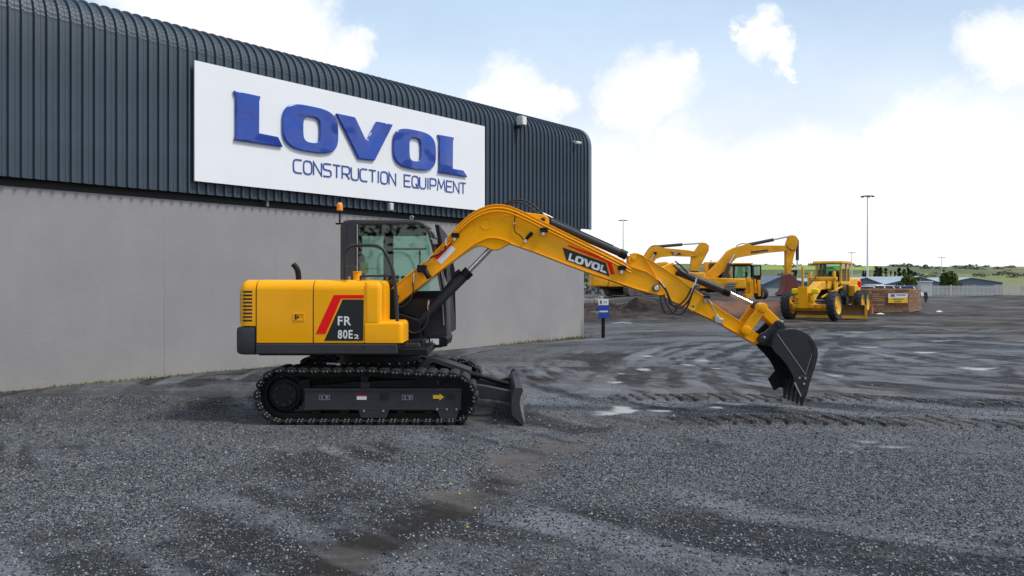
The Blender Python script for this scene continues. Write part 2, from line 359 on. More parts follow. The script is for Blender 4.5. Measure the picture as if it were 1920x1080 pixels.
def tm(op, a, b=None):
    n = tn('ShaderNodeMath', operation=op)
    for i, v in enumerate((a, b)):
        if v is None: continue
        if isinstance(v, (int, float)): n.inputs[i].default_value = v
        else: tl(v, n.inputs[i])
    return n.outputs[0]
co = tn('ShaderNodeTexCoord').outputs['Object']
A1 = tn('ShaderNodeSeparateColor'); tl(tn('ShaderNodeVertexColor', layer_name='ma').outputs[0], A1.inputs[0])
A2 = tn('ShaderNodeSeparateColor'); tl(tn('ShaderNodeVertexColor', layer_name='mb').outputs[0], A2.inputs[0])
A3 = tn('ShaderNodeSeparateColor'); tl(tn('ShaderNodeVertexColor', layer_name='mc').outputs[0], A3.inputs[0])
vo = tn('ShaderNodeTexVoronoi', i_Scale=95.0); tl(co, vo.inputs['Vector'])
vc = tn('ShaderNodeSeparateColor'); tl(vo.outputs['Color'], vc.inputs[0])
vo2 = tn('ShaderNodeTexVoronoi', i_Scale=34.0); tl(co, vo2.inputs['Vector']); vc2 = tn('ShaderNodeSeparateColor'); tl(vo2.outputs['Color'], vc2.inputs[0])
nf = tn('ShaderNodeTexNoise', i_Scale=1.3, i_Detail=9.0, i_Roughness=.68); tl(co, nf.inputs['Vector'])
ng = tn('ShaderNodeTexNoise', i_Scale=26.0, i_Detail=6.0, i_Roughness=.7); tl(co, ng.inputs['Vector'])
nb = tn('ShaderNodeTexNoise', i_Scale=.35, i_Detail=6.0, i_Roughness=.6); tl(co, nb.inputs['Vector'])
stone = tmix(tm('POWER', vc.outputs[0], 1.7), (.026, .028, .032), (.33, .345, .375))
stone = tmix(tmr(vc2.outputs[1], .80, .95, 0., .7), stone, (.30, .27, .22))
stone = tmix(tmr(nf.outputs['Fac'], .35, .62), tmix(.45, stone, (.05, .05, .053)), stone)
mps = tn('ShaderNodeMapping'); mps.inputs['Scale'].default_value = (.22, 1.25, 1); mps.inputs['Rotation'].default_value = (0, 0, .12); tl(co, mps.inputs[0])
ns = tn('ShaderNodeTexNoise', i_Scale=1.0, i_Detail=9.0, i_Roughness=.62, i_Distortion=.6); tl(mps.outputs[0], ns.inputs['Vector'])
mps2 = tn('ShaderNodeMapping'); mps2.inputs['Scale'].default_value = (.9, 4.2, 1); tl(co, mps2.inputs[0])
ns2 = tn('ShaderNodeTexNoise', i_Scale=1.0, i_Detail=8.0, i_Roughness=.65, i_Distortion=.8); tl(mps2.outputs[0], ns2.inputs['Vector'])
stk = tmr(tm('ADD', tm('MULTIPLY', A3.outputs[0], .34), tm('ADD', tm('MULTIPLY', nf.outputs['Fac'], .75), tm('MULTIPLY', ns2.outputs['Fac'], .35))), .60, .93)
fines = tmix(stk, (.013, .014, .0165), (.200, .208, .228))
fines = tmix(tmr(vc.outputs[1], .35, .95, 0., .42), fines, tmix(stk, (.05, .053, .058), (.32, .33, .355)))
fines = tmix(tmr(ng.outputs['Fac'], .40, .66, 0., .95), fines, tmix(.6, fines, (.012, .012, .013)))
fines = tmix(tmr(vc2.outputs[0], .90, .97, 0., .5), fines, (.22, .22, .23))
fines = tmix(tmr(nb.outputs['Fac'], .45, .7, 0., .5), fines, (.075, .067, .062))
mud = tmix(stk, (.026, .022, .020), (.130, .112, .100))
mud = tmix(tmr(ng.outputs['Fac'], .4, .8, 0., .6), mud, (.045, .037, .031))
soil = tmix(tmr(nf.outputs['Fac'], .3, .7), (.13, .062, .036), (.25, .135, .085))
c = tmix(A1.outputs[0], fines, stone); c = tmix(tm('MULTIPLY', A2.outputs[1], .62), c, (.235, .24, .255)); c = tmix(A1.outputs[1], c, mud); c = tmix(A2.outputs[2], c, tmix(stk, (.022, .014, .011), (.085, .055, .044))); c = tmix(A2.outputs[0], c, soil)
c = tmix(tm('MULTIPLY', A1.outputs[2], .6), c, (.05, .05, .052)); tl(c, B.inputs['Base Color'])
rg = tmr(nf.outputs['Fac'], .35, .65, .48, .85); wr = tn('ShaderNodeMix', data_type='FLOAT'); tl(A1.outputs[2], wr.inputs[0]); tl(rg, wr.inputs[2]); wr.inputs[3].default_value = .10; tl(wr.outputs[0], B.inputs['Roughness'])
tl(tmr(A1.outputs[2], .2, .8, .10, .5), B.inputs['Specular IOR Level'])
hh = tm('ADD', tm('MULTIPLY', tm('MULTIPLY', tmr(vo.outputs['Distance'], 0., .6, 1., 0.), tm('ADD', tm('MULTIPLY', A1.outputs[0], .65), .35)), .9), tm('MULTIPLY', ng.outputs['Fac'], .9))
hh = tm('MULTIPLY', hh, tm('SUBTRACT', 1.0, tm('MULTIPLY', A1.outputs[2], .93)))
bp = tn('ShaderNodeBump', i_Strength=.85, i_Distance=.018); tl(hh, bp.inputs['Height']); tl(bp.outputs[0], B.inputs['Normal'])
me.materials.append(GM)

# loose stones lying on the yard: far too many to count, one object
def scatter(n, y0, y1, smin, smax, seed):
    rs = np.random.RandomState(seed); yy = np.sqrt(rs.uniform(y0*y0, y1*y1, n*3)); xx = rs.uniform(-.66, .66, n*3)*yy
    M = masks(xx, yy); keep = (rs.uniform(0, 1, n*3) < np.clip(M['grav']*.6+.55*(1-M['path']), 0, 1)) & (M['wet'] < .3) & ~((xx > -3.2) & (xx < -.3) & (yy > 9.9) & (yy < 12.3)) & ((xx+7.25)*.787-(yy-14.08)*.617 > .08)
    xx, yy = xx[keep][:n], yy[keep][:n]; return xx, yy, height(xx, yy), rs.uniform(0, 1, len(xx))**2.2*(smax-smin)+smin, rs
def stones(name, sets):
    V = []; Fc = []; Cc = []; base = 0
    cube = np.array([(-1,-1,-1),(1,-1,-1),(1,1,-1),(-1,1,-1),(-.8,-.8,1),(.8,-.8,1),(.8,.8,1),(-.8,.8,1)], float)*.5
    quad = np.array([(0,3,2,1),(4,5,6,7),(0,1,5,4),(1,2,6,5),(2,3,7,6),(3,0,4,7)])
    for (x, y, z, s, rs) in sets:
        n = len(x); v = cube[None]+rs.uniform(-.28, .28, (n, 8, 3)); v *= (s[:, None, None]*np.stack([rs.uniform(.7,1.3,n), rs.uniform(.7,1.3,n), rs.uniform(.45,.9,n)], -1)[:, None, :])
        a = rs.uniform(0, 6.28, n)[:, None]; b = rs.uniform(-.5, .5, n)[:, None]
        vx = v[..., 0]*np.cos(a)-v[..., 1]*np.sin(a); vy = v[..., 0]*np.sin(a)+v[..., 1]*np.cos(a); vz = v[..., 2]*np.cos(b)+vx*np.sin(b)
        V.append(np.stack([vx+x[:, None], vy+y[:, None], vz+(z+.22*s)[:, None]], -1).reshape(-1, 3))
        Fc.append((quad[None]+(np.arange(n)*8)[:, None, None]+base).reshape(-1, 4)); base += n*8
        t_ = np.repeat(rs.uniform(0, 1, n), 8); Cc.append(np.stack([t_, np.repeat(rs.uniform(0,1,n), 8), t_, np.ones_like(t_)], -1))
    V = np.concatenate(V).astype(np.float32); Fc = np.concatenate(Fc).astype(np.int32); Cc = np.concatenate(Cc).astype(np.float32)
    me = bpy.data.meshes.new(name); me.vertices.add(len(V)); me.vertices.foreach_set('co', V.ravel()); me.loops.add(Fc.size); me.loops.foreach_set('vertex_index', Fc.ravel())
    me.polygons.add(len(Fc)); me.polygons.foreach_set('loop_start', np.arange(0, Fc.size, 4, dtype=np.int32)); me.update(calc_edges=True)
    at = me.color_attributes.new('tone', 'FLOAT_COLOR', 'POINT'); at.data.foreach_set('color', Cc.ravel())
    o = bpy.data.objects.new(name, me); COL.objects.link(o); return o
st = stones('loose_gravel', [scatter(92000, 4.3, 8.4, .004, .0135, 5), scatter(30000, 8.2, 12.5, .006, .016, 6), scatter(420, 4.3, 14, .012, .024, 8), scatter(70, 4.3, 12, .02, .038, 12)])
SM = bpy.data.materials.new('crushed stone'); SM.use_nodes = True; t = SM.node_tree; B = t.nodes['Principled BSDF']; B.inputs['Roughness'].default_value = .7; B.inputs['Specular IOR Level'].default_value = .25
sc_ = tn('ShaderNodeSeparateColor'); tl(tn('ShaderNodeVertexColor', layer_name='tone').outputs[0], sc_.inputs[0])
cc = tmix(tm('POWER', sc_.outputs[0], 2.9), (.030, .033, .038), (.36, .375, .405)); cc = tmix(tmr(sc_.outputs[1], .95, .97), cc, (.20, .17, .12)); tl(cc, B.inputs['Base Color'])
st.data.materials.append(SM); tag(st, 'loose crushed grey stone strewn over the yard', 'gravel', kind='stuff')

# ------------------------------------------------------------------ warehouse
WO = Vector((-7.25, 14.08)); WE = Vector((.617, .787)).normalized(); WN = Vector((WE.y, -WE.x)); WA = math.atan2(WE.y, WE.x)
def wall_px(px, py, off=0.0):           # pixel -> (along wall, height) on the plane off metres in front of the wall
    o = WO+WN*off; k = (px-CX)/F; s = (k*o.y-o.x)/(WE.x-k*WE.y); Y = o.y+s*WE.y
    return s, CH+(HY-py)*Y/F
S1 = wall_px(1095, 632)[0]
CONC = bpy.data.materials.new('painted concrete'); CONC.use_nodes = True; t = CONC.node_tree; B = t.nodes['Principled BSDF']; B.inputs['Roughness'].default_value = .75
co = tn('ShaderNodeTexCoord').outputs['Object']
na = tn('ShaderNodeTexNoise', i_Scale=.8, i_Detail=8.0, i_Roughness=.6); tl(co, na.inputs['Vector'])
mp_ = tn('ShaderNodeMapping'); mp_.inputs['Scale'].default_value = (2.2, 2.2, .35); tl(co, mp_.inputs[0]); nst = tn('ShaderNodeTexNoise', i_Scale=3.0, i_Detail=6.0); tl(mp_.outputs[0], nst.inputs['Vector'])
mph = tn('ShaderNodeMapping'); mph.inputs['Scale'].default_value = (2.5, 2.5, 14); tl(co, mph.inputs[0]); nh = tn('ShaderNodeTexNoise', i_Scale=2.4, i_Detail=7.0, i_Roughness=.65); tl(mph.outputs[0], nh.inputs['Vector'])
vp = tn('ShaderNodeTexVoronoi', i_Scale=6.5); tl(mph.outputs[0], vp.inputs['Vector']) ; vps = tn('ShaderNodeSeparateColor'); tl(vp.outputs['Color'], vps.inputs[0])
pit = tm('MULTIPLY', tmr(vp.outputs['Distance'], .10, .2, 1., 0.), tmr(vps.outputs[0], .80, .84))
cb = tmix(tmr(na.outputs['Fac'], .3, .7), (.248, .237, .237), (.290, .279, .279))
cb = tmix(tmr(nst.outputs['Fac'], .42, .75, 0., .18), cb, (.225, .216, .215)); cb = tmix(tmr(nh.outputs['Fac'], .5, .8, 0., .15), cb, (.345, .335, .338))
sz = tn('ShaderNodeSeparateXYZ'); tl(co, sz.inputs[0]); sp = tm('MULTIPLY', tmr(sz.outputs['Z'], .05, .55, .75, 0.), tmr(na.outputs['Fac'], .35, .6)); cb = tmix(sp, cb, (.31, .29, .26))
cb = tmix(tm('MULTIPLY', pit, .65), cb, (.08, .075, .075)); tl(cb, B.inputs['Base Color'])
bp = tn('ShaderNodeBump', i_Strength=.22, i_Distance=.02); tl(tm('SUBTRACT', tm('MULTIPLY', nh.outputs['Fac'], .7), pit), bp.inputs['Height']); tl(bp.outputs[0], B.inputs['Normal'])
CLAD = mat('slate blue steel sheeting', (.047, .067, .088), .42, 0, var=.12, scale=1.6, coat=.0, spec=.35)
FLASH = mat('slate blue flashing', (.085, .125, .15), .4, 0, var=.1)
BEAM = mat('black steel beam', (.012, .012, .014), .6)
wh = empty('warehouse', (WO.x, WO.y, 0), WA, 'grey concrete warehouse with ribbed slate blue metal cladding and rounded eave', 'warehouse')
PIT = .19; NB = int(round((S1+5.2)/PIT)); SL = S1+.02-NB*PIT
seams = [-5.0, wall_px(308, 500)[0], wall_px(516, 500)[0], wall_px(800, 500)[0], S1]
for a, b in zip(seams[:-1], seams[1:]):
    m = MB(); m.box((a+.0005, 0, -.3), (b-.0005, .25, 3.22)); m.build('concrete_panel', CONC, wh, bevel=.002, seg=1)
m = MB(); m.box((-5, .09, 3.225), (S1-.05, .3, 3.5)); m.build('steel_beam', BEAM, wh)
m = MB(); m.box((S1-.25, .27, -.3), (S1-.01, 13, 3.2)); m.build('gable_wall', CONC, wh)
m = MB(); m.prism([(S1-.2, 3.2), (S1-.06, 3.2), (S1-.06, 6.45), (S1-.2, 6.45)], .75, 13); m.build('gable_cladding', CLAD, wh)
ZB, ZT, RA, YC = 3.355, 5.93, .60, -.13
path = [(YC, z, -1, 0) for z in (ZB, 4.2, 5.0, ZT)]
for i in range(1, 27):
    a = R(90*i/26); cr = .007 if i % 2 else 0
    path.append((YC+RA-(RA-cr)*math.cos(a), ZT+(RA-cr)*math.sin(a), -math.cos(a), math.sin(a)))
path += [(YC+RA+1.2, ZT+RA+.05, 0, 1), (YC+RA+4, ZT+RA+.2, 0, 1)]
prof = [(0, 0), (.062, 0), (.0665, .005), (.071, 0), (.140, 0), (.148, .050), (.178, .050), (.19, 0)]
def sheet():
    m = MB(); k = len(prof)
    vs = [(x, y+ny*h, z+nz*h) for (y, z, ny, nz) in path for (x, h) in prof]
    m.add(vs, [(i*k+j, i*k+j+1, (i+1)*k+j+1, (i+1)*k+j) for i in range(len(path)-1) for j in range(k-1)])
    return m
sh0 = sheet().build('cladding_sheet', CLAD, wh, smooth=20); sh0.location = (SL, 0, 0)
for i in range(1, NB): inst(sh0, wh, (SL+i*PIT, 0, 0))
m = MB(); k = 2
for a, b, h in ((S1+.0, S1+.16, .046),):
    vs = []
    for (y, z, ny_, nz_) in path: vs += [(a, y+ny_*h, z+nz_*h), (b, y+ny_*h, z+nz_*h), (b, y-ny_*.06, z-nz_*.06)]
    m.add(vs, [(i*3+j, i*3+j+1, i*3+j+4, i*3+j+3) for i in range(len(path)-1) for j in range(2)])
m.build('corner_flashing', FLASH, wh, smooth=30)
for z in (4.0, 5.2):
    m = MB(); m.box((-5, YC+.004, z), (S1-.3, .2, z+.08)); m.build('girt', BEAM, wh)
# roof behind the eave so that nothing is hollow from above
m = MB(); m.box((-5, 3.0, 6.60), (S1-.1, 13, 6.66)); m.build('roof', CLAD, wh)
m = MB(); m.box((-5, YC+.004, 3.372), (S1-.05, .12, 3.42)); m.build('light_block_strip', BEAM, wh)  # unseen strip added to stop light leaking through the rib gaps
LAMP = mat('grey lamp housing', (.55, .55, .53), .5)
def wthing(name, label, cat): 
    o = empty(name, (WO.x, WO.y, 0), WA, label, cat); return o
s_, z_ = wall_px(977, 228, .3)
t_ = wthing('floodlight', 'small white floodlight on a bracket near the warehouse eave', 'floodlight')
m = MB(); m.box((s_-.10, -.42, z_-.11), (s_+.10, -.22, z_+.14)); m.build('lamp_housing', LAMP, t_, bevel=.02)
m = MB(); m.box((s_-.13, -.30, z_-.17), (s_+.05, -.17, z_-.12)); m.tube([(s_-.08, -.2, z_-.15), (s_-.08, -.18, z_-.62)], .016); m.build('bracket', BLK, t_)
m = MB(); m.box((s_-.085, -.428, z_-.09), (s_+.085, -.421, z_+.11)); m.build('lens', mat('lamp lens', (.75, .75, .72), .15), t_)
s_, z_ = wall_px(1085, 268, .3)
t_ = wthing('wall_camera', 'tiny white bullet camera at the far end of the warehouse eave', 'camera')
m = MB(); m.tube([(s_-.14, -.28, z_), (s_+.10, -.3, z_+.01)], .045); m.build('camera_body', LAMP, t_); m = MB(); m.tube([(s_-.1, -.28, z_), (s_-.1, -.17, z_+.05)], .02); m.build('arm', LAMP, t_)

# sign board
sL, zT1 = wall_px(365, 107, .25); _, zB1 = wall_px(365, 342, .25); sR, zT2 = wall_px(909, 241, .25); _, zB2 = wall_px(911, 394, .25)
print('sign', sL, sR, zT1, zT2, zB1, zB2)
zT, zB = (zT1+zT2)/2, (zB1+zB2)/2
SIGNW = mat('white sign sheet', (.80, .81, .83), .38, 0, var=.02, scale=.8, bump=.05, bscale=2)
sg = wthing('sign_board', 'huge white sign board with raised blue lettering on the warehouse cladding', 'sign')
nP = 4
for i in range(nP):
    a, b = sL+(sR-sL)*i/nP, sL+(sR-sL)*(i+1)/nP
    m = MB(); m.box((a+(.0008 if i else 0), -.25, zB), (b-(.0008 if i < nP-1 else 0), -.22, zT)); m.build('sign_panel', SIGNW, sg)
m = MB()
for i in range(9):
    s_ = sL+.2+(sR-sL-.4)*i/8; m.box((s_-.03, -.219, zB+.05), (s_+.03, -.175, zT-.05))
m.build('support_frame', BEAM, sg)
BLUE = bpy.data.materials.new('glossy blue letter'); BLUE.use_nodes = True; t = BLUE.node_tree; B = t.nodes['Principled BSDF']
B.inputs['Base Color'].default_value = (.006, .050, .34, 1); B.inputs['Roughness'].default_value = .12; B.inputs['Coat Weight'].default_value = .4
co = tn('ShaderNodeTexCoord').outputs['Object']; nn = tn('ShaderNodeTexNoise', i_Scale=1.7, i_Detail=.5); tl(co, nn.inputs['Vector']); bp = tn('ShaderNodeBump', i_Strength=.9, i_Distance=.2); tl(nn.outputs['Fac'], bp.inputs['Height']); tl(bp.outputs[0], B.inputs['Normal'])
LBLUE = mat('flat blue lettering', (.03, .075, .33), .45)
def wq(px, py): return wall_px(px, py, .30)
Lp = [(438,169.5),(489,180.5),(486.5,190),(486,249.5),(521.6,256.5),(531,276),(439.5,262.5),(442.5,252),(442.5,182)]
Vp = [(630,212),(666,219.5),(687,264.6),(706.5,227.4),(737,233.5),(702.5,301.5),(672.6,298)]
L2p = [(821,252),(851.5,257.5),(849.5,266),(849,316),(869,319.5),(877,332.5),(822,323.5),(824,315),(824,261)]
def letter(poly, inner=None):
    m = MB()
    if inner: m.ring(poly, inner, -.315, -.255)
    else: m.prism(poly, -.315, -.255)
    return m.build('letter', BLUE, sg, bevel=.022, seg=3)
for pl in (Lp, Vp, L2p): letter([wq(*p) for p in pl])
def sup(cx, cz, a, b, e, n=40): return [(cx+a*math.copysign(abs(math.cos(2*math.pi*i/n))**e, math.cos(2*math.pi*i/n)), cz+b*math.copysign(abs(math.sin(2*math.pi*i/n))**e, math.sin(2*math.pi*i/n))) for i in range(n)]
for (xl, xr, il, ir, yt, yb, it, ib) in ((530, 634.5, 569, 600, 190.5, 290, 217, 269), (737.5, 817.5, 768, 789, 236, 322, 257, 304)):
    s0 = wq(xl, 250)[0]; s1 = wq(xr, 250)[0]; i0 = wq(il, 250)[0]; i1 = wq(ir, 250)[0]; xm = (xl+xr)/2
    zt = wq(xm-.1*(xr-xl), yt+6)[1]; zb = wq(xm+.12*(xr-xl), yb-3)[1]; zit = wq(xm, it+2)[1]; zib = wq(xm, ib-2)[1]
    letter(sup((s0+s1)/2, (zt+zb)/2, (s1-s0)/2, (zt-zb)/2, .62), sup((i0+i1)/2, (zit+zib)/2, (i1-i0)/2, (zit-zib)/2, .55))
ST = {'C':[[(1,1),(.28,1),(.06,.9),(0,.7),(0,.3),(.06,.1),(.28,0),(1,0)]], 'O':[[(.28,1),(.06,.9),(0,.7),(0,.3),(.06,.1),(.28,0),(.72,0),(.94,.1),(1,.3),(1,.7),(.94,.9),(.72,1),(.28,1)]],
      'N':[[(0,0),(0,1),(1,0),(1,1)]], 'S':[[(1,1),(.2,1),(.03,.92),(0,.76),(.03,.6),(.2,.52),(.8,.49),(.97,.4),(1,.24),(.97,.08),(.8,0),(0,0)]], 'T':[[(0,1),(1,1)],[(.5,.95),(.5,0)]],
      'R':[[(0,0),(0,1),(.8,1),(.96,.92),(1,.76),(1,.62),(.96,.48),(.8,.4),(.1,.4)],[(.5,.38),(1,0)]], 'U':[[(0,1),(0,.3),(.06,.1),(.28,0),(.72,0),(.94,.1),(1,.3),(1,1)]], 'I':[[(.5,0),(.5,1)]],
      'E':[[(1,1),(0,1),(0,0),(1,0)],[(.05,.5),(.85,.5)]], 'P':[[(0,0),(0,1),(.8,1),(.96,.92),(1,.76),(1,.62),(.96,.48),(.8,.4),(.1,.4)]], 'M':[[(0,0),(.14,1),(.5,.25),(.86,1),(1,0)]]}
ST['Q'] = ST['O']+[[(.6,.35),(1.05,-.06)]]
def ribbon(line, w):
    n = len(line); a = []; b = []; cl = line[0] == line[-1]
    for i in range(n):
        p = Vector(line[i]); d0 = (p-Vector(line[i-1])) if i else ((p-Vector(line[-2])) if cl else None); d1 = (Vector(line[i+1])-p) if i < n-1 else ((Vector(line[1])-p) if cl else None)
        d0 = d0 or d1; d1 = d1 or d0; d0 = d0.normalized(); d1 = d1.normalized(); n0 = Vector((-d0.y, d0.x)); n1 = Vector((-d1.y, d1.x)); k = (n0+n1).normalized(); f = w/max(.45, k.dot(n0))
        a.append(p+k*f); b.append(p-k*f)
    return a, b
s0, z0 = wall_px(551, 322, .27); s1, z1 = wall_px(874, 345, .27); zb = (wall_px(551, 323, .27)[1]+wall_px(872, 363, .27)[1])/2; zt = (wall_px(553, 297, .27)[1]+wall_px(874, 345, .27)[1])/2
msg = 'CONSTRUCTION EQUIPMENT'; wd = {' ': .75, 'I': .22, 'M': 1.15}; tot = sum(wd.get(c, .86)+.20 for c in msg)-.20; u = (s1-s0)/tot; cur = s0
for ch in msg:
    w = wd.get(ch, .86)
    if ch != ' ':
        m = MB()
        for k, ln in enumerate(ST[ch]):
            a, b = ribbon([(cur+x*w*u, zb+y*(zt-zb)) for x, y in ln], .0145); n = len(a); y0 = -.265-.002*k
            m.add([(p.x, y0, p.y) for p in a]+[(p.x, y0, p.y) for p in b]+[(p.x, -.2485, p.y) for p in a]+[(p.x, -.2485, p.y) for p in b],
                  [q_ for i in range(n-1) for q_ in ((i, i+1, n+i+1, n+i), (i, 2*n+i, 2*n+i+1, i+1), (n+i, n+i+1, 3*n+i+1, 3*n+i))]+[(0, n, 3*n, 2*n), (n-1, 3*n-1, 4*n-1, 2*n-1)])
        m.build('small_letter', LBLUE, sg, smooth=0)
    cur += (w+.20)*u
s_, z_ = wall_px(733, 388, .26); m = MB(); m.box((s_-.05, -.30, z_-.08), (s_+.05, -.2, z_+.09)); o_ = m.build('bracket', LAMP, sg, bevel=.01)
s_, z_ = wall_px(503, 381, .05); t_ = wthing('cable_outlet', 'small grey cable outlet under the cladding edge', 'outlet'); m = MB(); m.tube([(s_, -.02, z_+.08), (s_, -.03, z_-.06)], .025); m.box((s_-.05, -.05, z_+.05), (s_+.05, .1, z_+.1)); m.build('conduit', LAMP, t_)

# weeds along the foot of the wall
WEED = mat('dry weed', (.16, .15, .035), .8, var=.4, scale=3); m = MB(); rw = random.Random(4)
for k in range(900):
    s_ = rw.choice([rw.gauss(13.0, .7), rw.gauss(12.2, .8), rw.gauss(1.3, 1.0), rw.gauss(0.2, .7), rw.gauss(14.9, .4), rw.uniform(3, 9)]); o_ = abs(rw.gauss(0, .11))+.02
    if s_ > S1+.5: continue
    p = WO+WE*s_+WN*o_; h = rw.uniform(.015, .075)*(1.3 if s_ > 10 else .8); a = rw.uniform(0, 6.3); w = rw.uniform(.008, .02); dx, dy = math.cos(a)*w, math.sin(a)*w; z = hgt(p.x, p.y) if k < 40 else 0.0
    m.add([(p.x-dx, p.y-dy, z-.02), (p.x+dx, p.y+dy, z-.02), (p.x+dx*2+rw.uniform(-.04,.04), p.y+dy+rw.uniform(-.04,.04), z+h)], [(0,1,2)])
tag(m.build('weeds', WEED, smooth=0, fix=False), 'patchy dry green weeds along the foot of the concrete wall', 'weeds', kind='stuff')

# fallen yellow leaves
LFY = mat('fallen yellow leaf', (.42, .36, .06), .7, var=.3); m = MB(); rl = random.Random(9)
for (px, py, sx_, sy_, n) in ((880,880,50,25,14),(820,930,60,30,16),(1130,970,40,20,8),(700,850,80,20,8),(1000,900,140,60,16),(300,760,100,20,6)):
    for k in range(n):
        x, y = G(rl.gauss(px, sx_), min(1075, max(700, rl.gauss(py, sy_)))); z = hgt(x, y)+.012; a = rl.uniform(0, 6.3); l = rl.uniform(.009, .018); c_, s_ = math.cos(a)*l, math.sin(a)*l
        m.add([(x-c_, y-s_, z), (x+s_*.5, y-c_*.5, z+.006), (x+c_, y+s_, z+.004), (x-s_*.5, y+c_*.5, z+.012)], [(0,1,2,3)])
tag(m.build('fallen_leaves', LFY, smooth=0, fix=False), 'small yellow fallen leaves strewn on the gravel', 'leaves', kind='stuff')

# ------------------------------------------------------------------ the excavator
EX = Vector((-1.74, 11.1, 0.0))
ex = empty('excavator', EX, 0, 'new yellow compact excavator on black tracks with its boom reaching right', 'excavator')
def xz(pts, Y): return [(P(a, b, Y).x, P(a, b, Y).z) for a, b in pts]
def B_(m, name, ma, parent=None, **k): return m.build(name, ma, parent or ex, EX if not k.pop('raw', False) else (0,0,0), **k)
YN = 10.0                                     # plane of the machine's near flank
def decal(name, pts, Y, ma, parent, lift=.003):
    m = MB(); q = [(p[0], Y-lift, p[1]) for p in xz(pts, Y)]; m.add(q, [tuple(range(len(q)))]); o = B_(m, name, ma, parent, smooth=0)
    return o
def decal_text(name, txt, quad, Y, ma, parent, lift=.005, bold=.02):
    vs, fs = text2d(txt, bold, 1.12); q = [Vector((p[0], Y-lift, p[1])) for p in xz(quad, Y)]
    return B_(flat(q, vs, fs), name, ma, parent, smooth=0, fix=False)

# --- undercarriage
XS, ZS, RS = P(529, 742, 10.0).x, .348, .30   # sprocket wheel centre, radius of the shoe plates
XI, ZI, RI = P(846, 742, 10.0).x, .318, .27
def track_path():
    pts = []
    for i in range(29): a = R(90+180*i/28); pts.append(Vector((XS+RS*math.cos(a), ZS+RS*math.sin(a))))
    for i in range(1, 30): t_ = i/30; pts.append(Vector((XS+(XI-XS)*t_, ZS-RS))) 
    for i in range(29): a = R(-90+172*i/28); pts.append(Vector((XI+RI*math.cos(a), ZI+RI*math.sin(a))))
    e = pts[-1]; top = Vector((XS, ZS+RS))
    for i in range(1, 34):
        t_ = i/34; p = e.lerp(top, t_); p.y += .028*math.sin(math.pi*min(1, t_*1.05))-.012*abs(math.sin(2*math.pi*t_)); pts.append(p)
    return pts
tp = track_path(); seg = [(tp[(i+1)%len(tp)]-tp[i]).length for i in range(len(tp))]; per = sum(seg)
NS = 42
def at_len(l):
    l %= per; i = 0
    while l > seg[i]: l -= seg[i]; i += 1
    a, b = tp[i], tp[(i+1)%len(tp)]; return a.lerp(b, l/seg[i]), (b-a).normalized()
pitch = per/NS
def shoe_mesh():
    m = MB(); w = pitch*.485; hw = .225
    m.cur = 0; m.box((-w, -hw, -.008), (w, hw, .016))
    pad = [(-w*.92, .016), (-w*.72, .040), (-w*.25, .047), (w*.35, .044), (w*.70, .036), (w*.92, .016)]
    m.prism([(x, z) for x, z in pad], -hw*.97, hw*.97)
    m.cur = 1
    for sx in (-.022, .022):
        for sy in (-1, 1):
            m.box((sx-.0065, sy*hw-.010, -.006), (sx+.0065, sy*hw+.010, .013)); m.box((sx-.009, sy*(hw-.05)-.009, -.022), (sx+.009, sy*(hw-.05)+.009, -.008))
    return m
chain_m = [(p.x, p.y) for p in tp]
inner_m = []
for i, p in enumerate(tp):
    d = (tp[(i+1)%len(tp)]-tp[i-1]).normalized(); n_ = Vector((-d.y, d.x)); inner_m.append((p.x+n_.x*.075, p.y+n_.y*.075))
CHN = mat('greasy black chain', (.006, .006, .006), .5, .0, var=.4, scale=14, spec=.25)
shoe0 = None
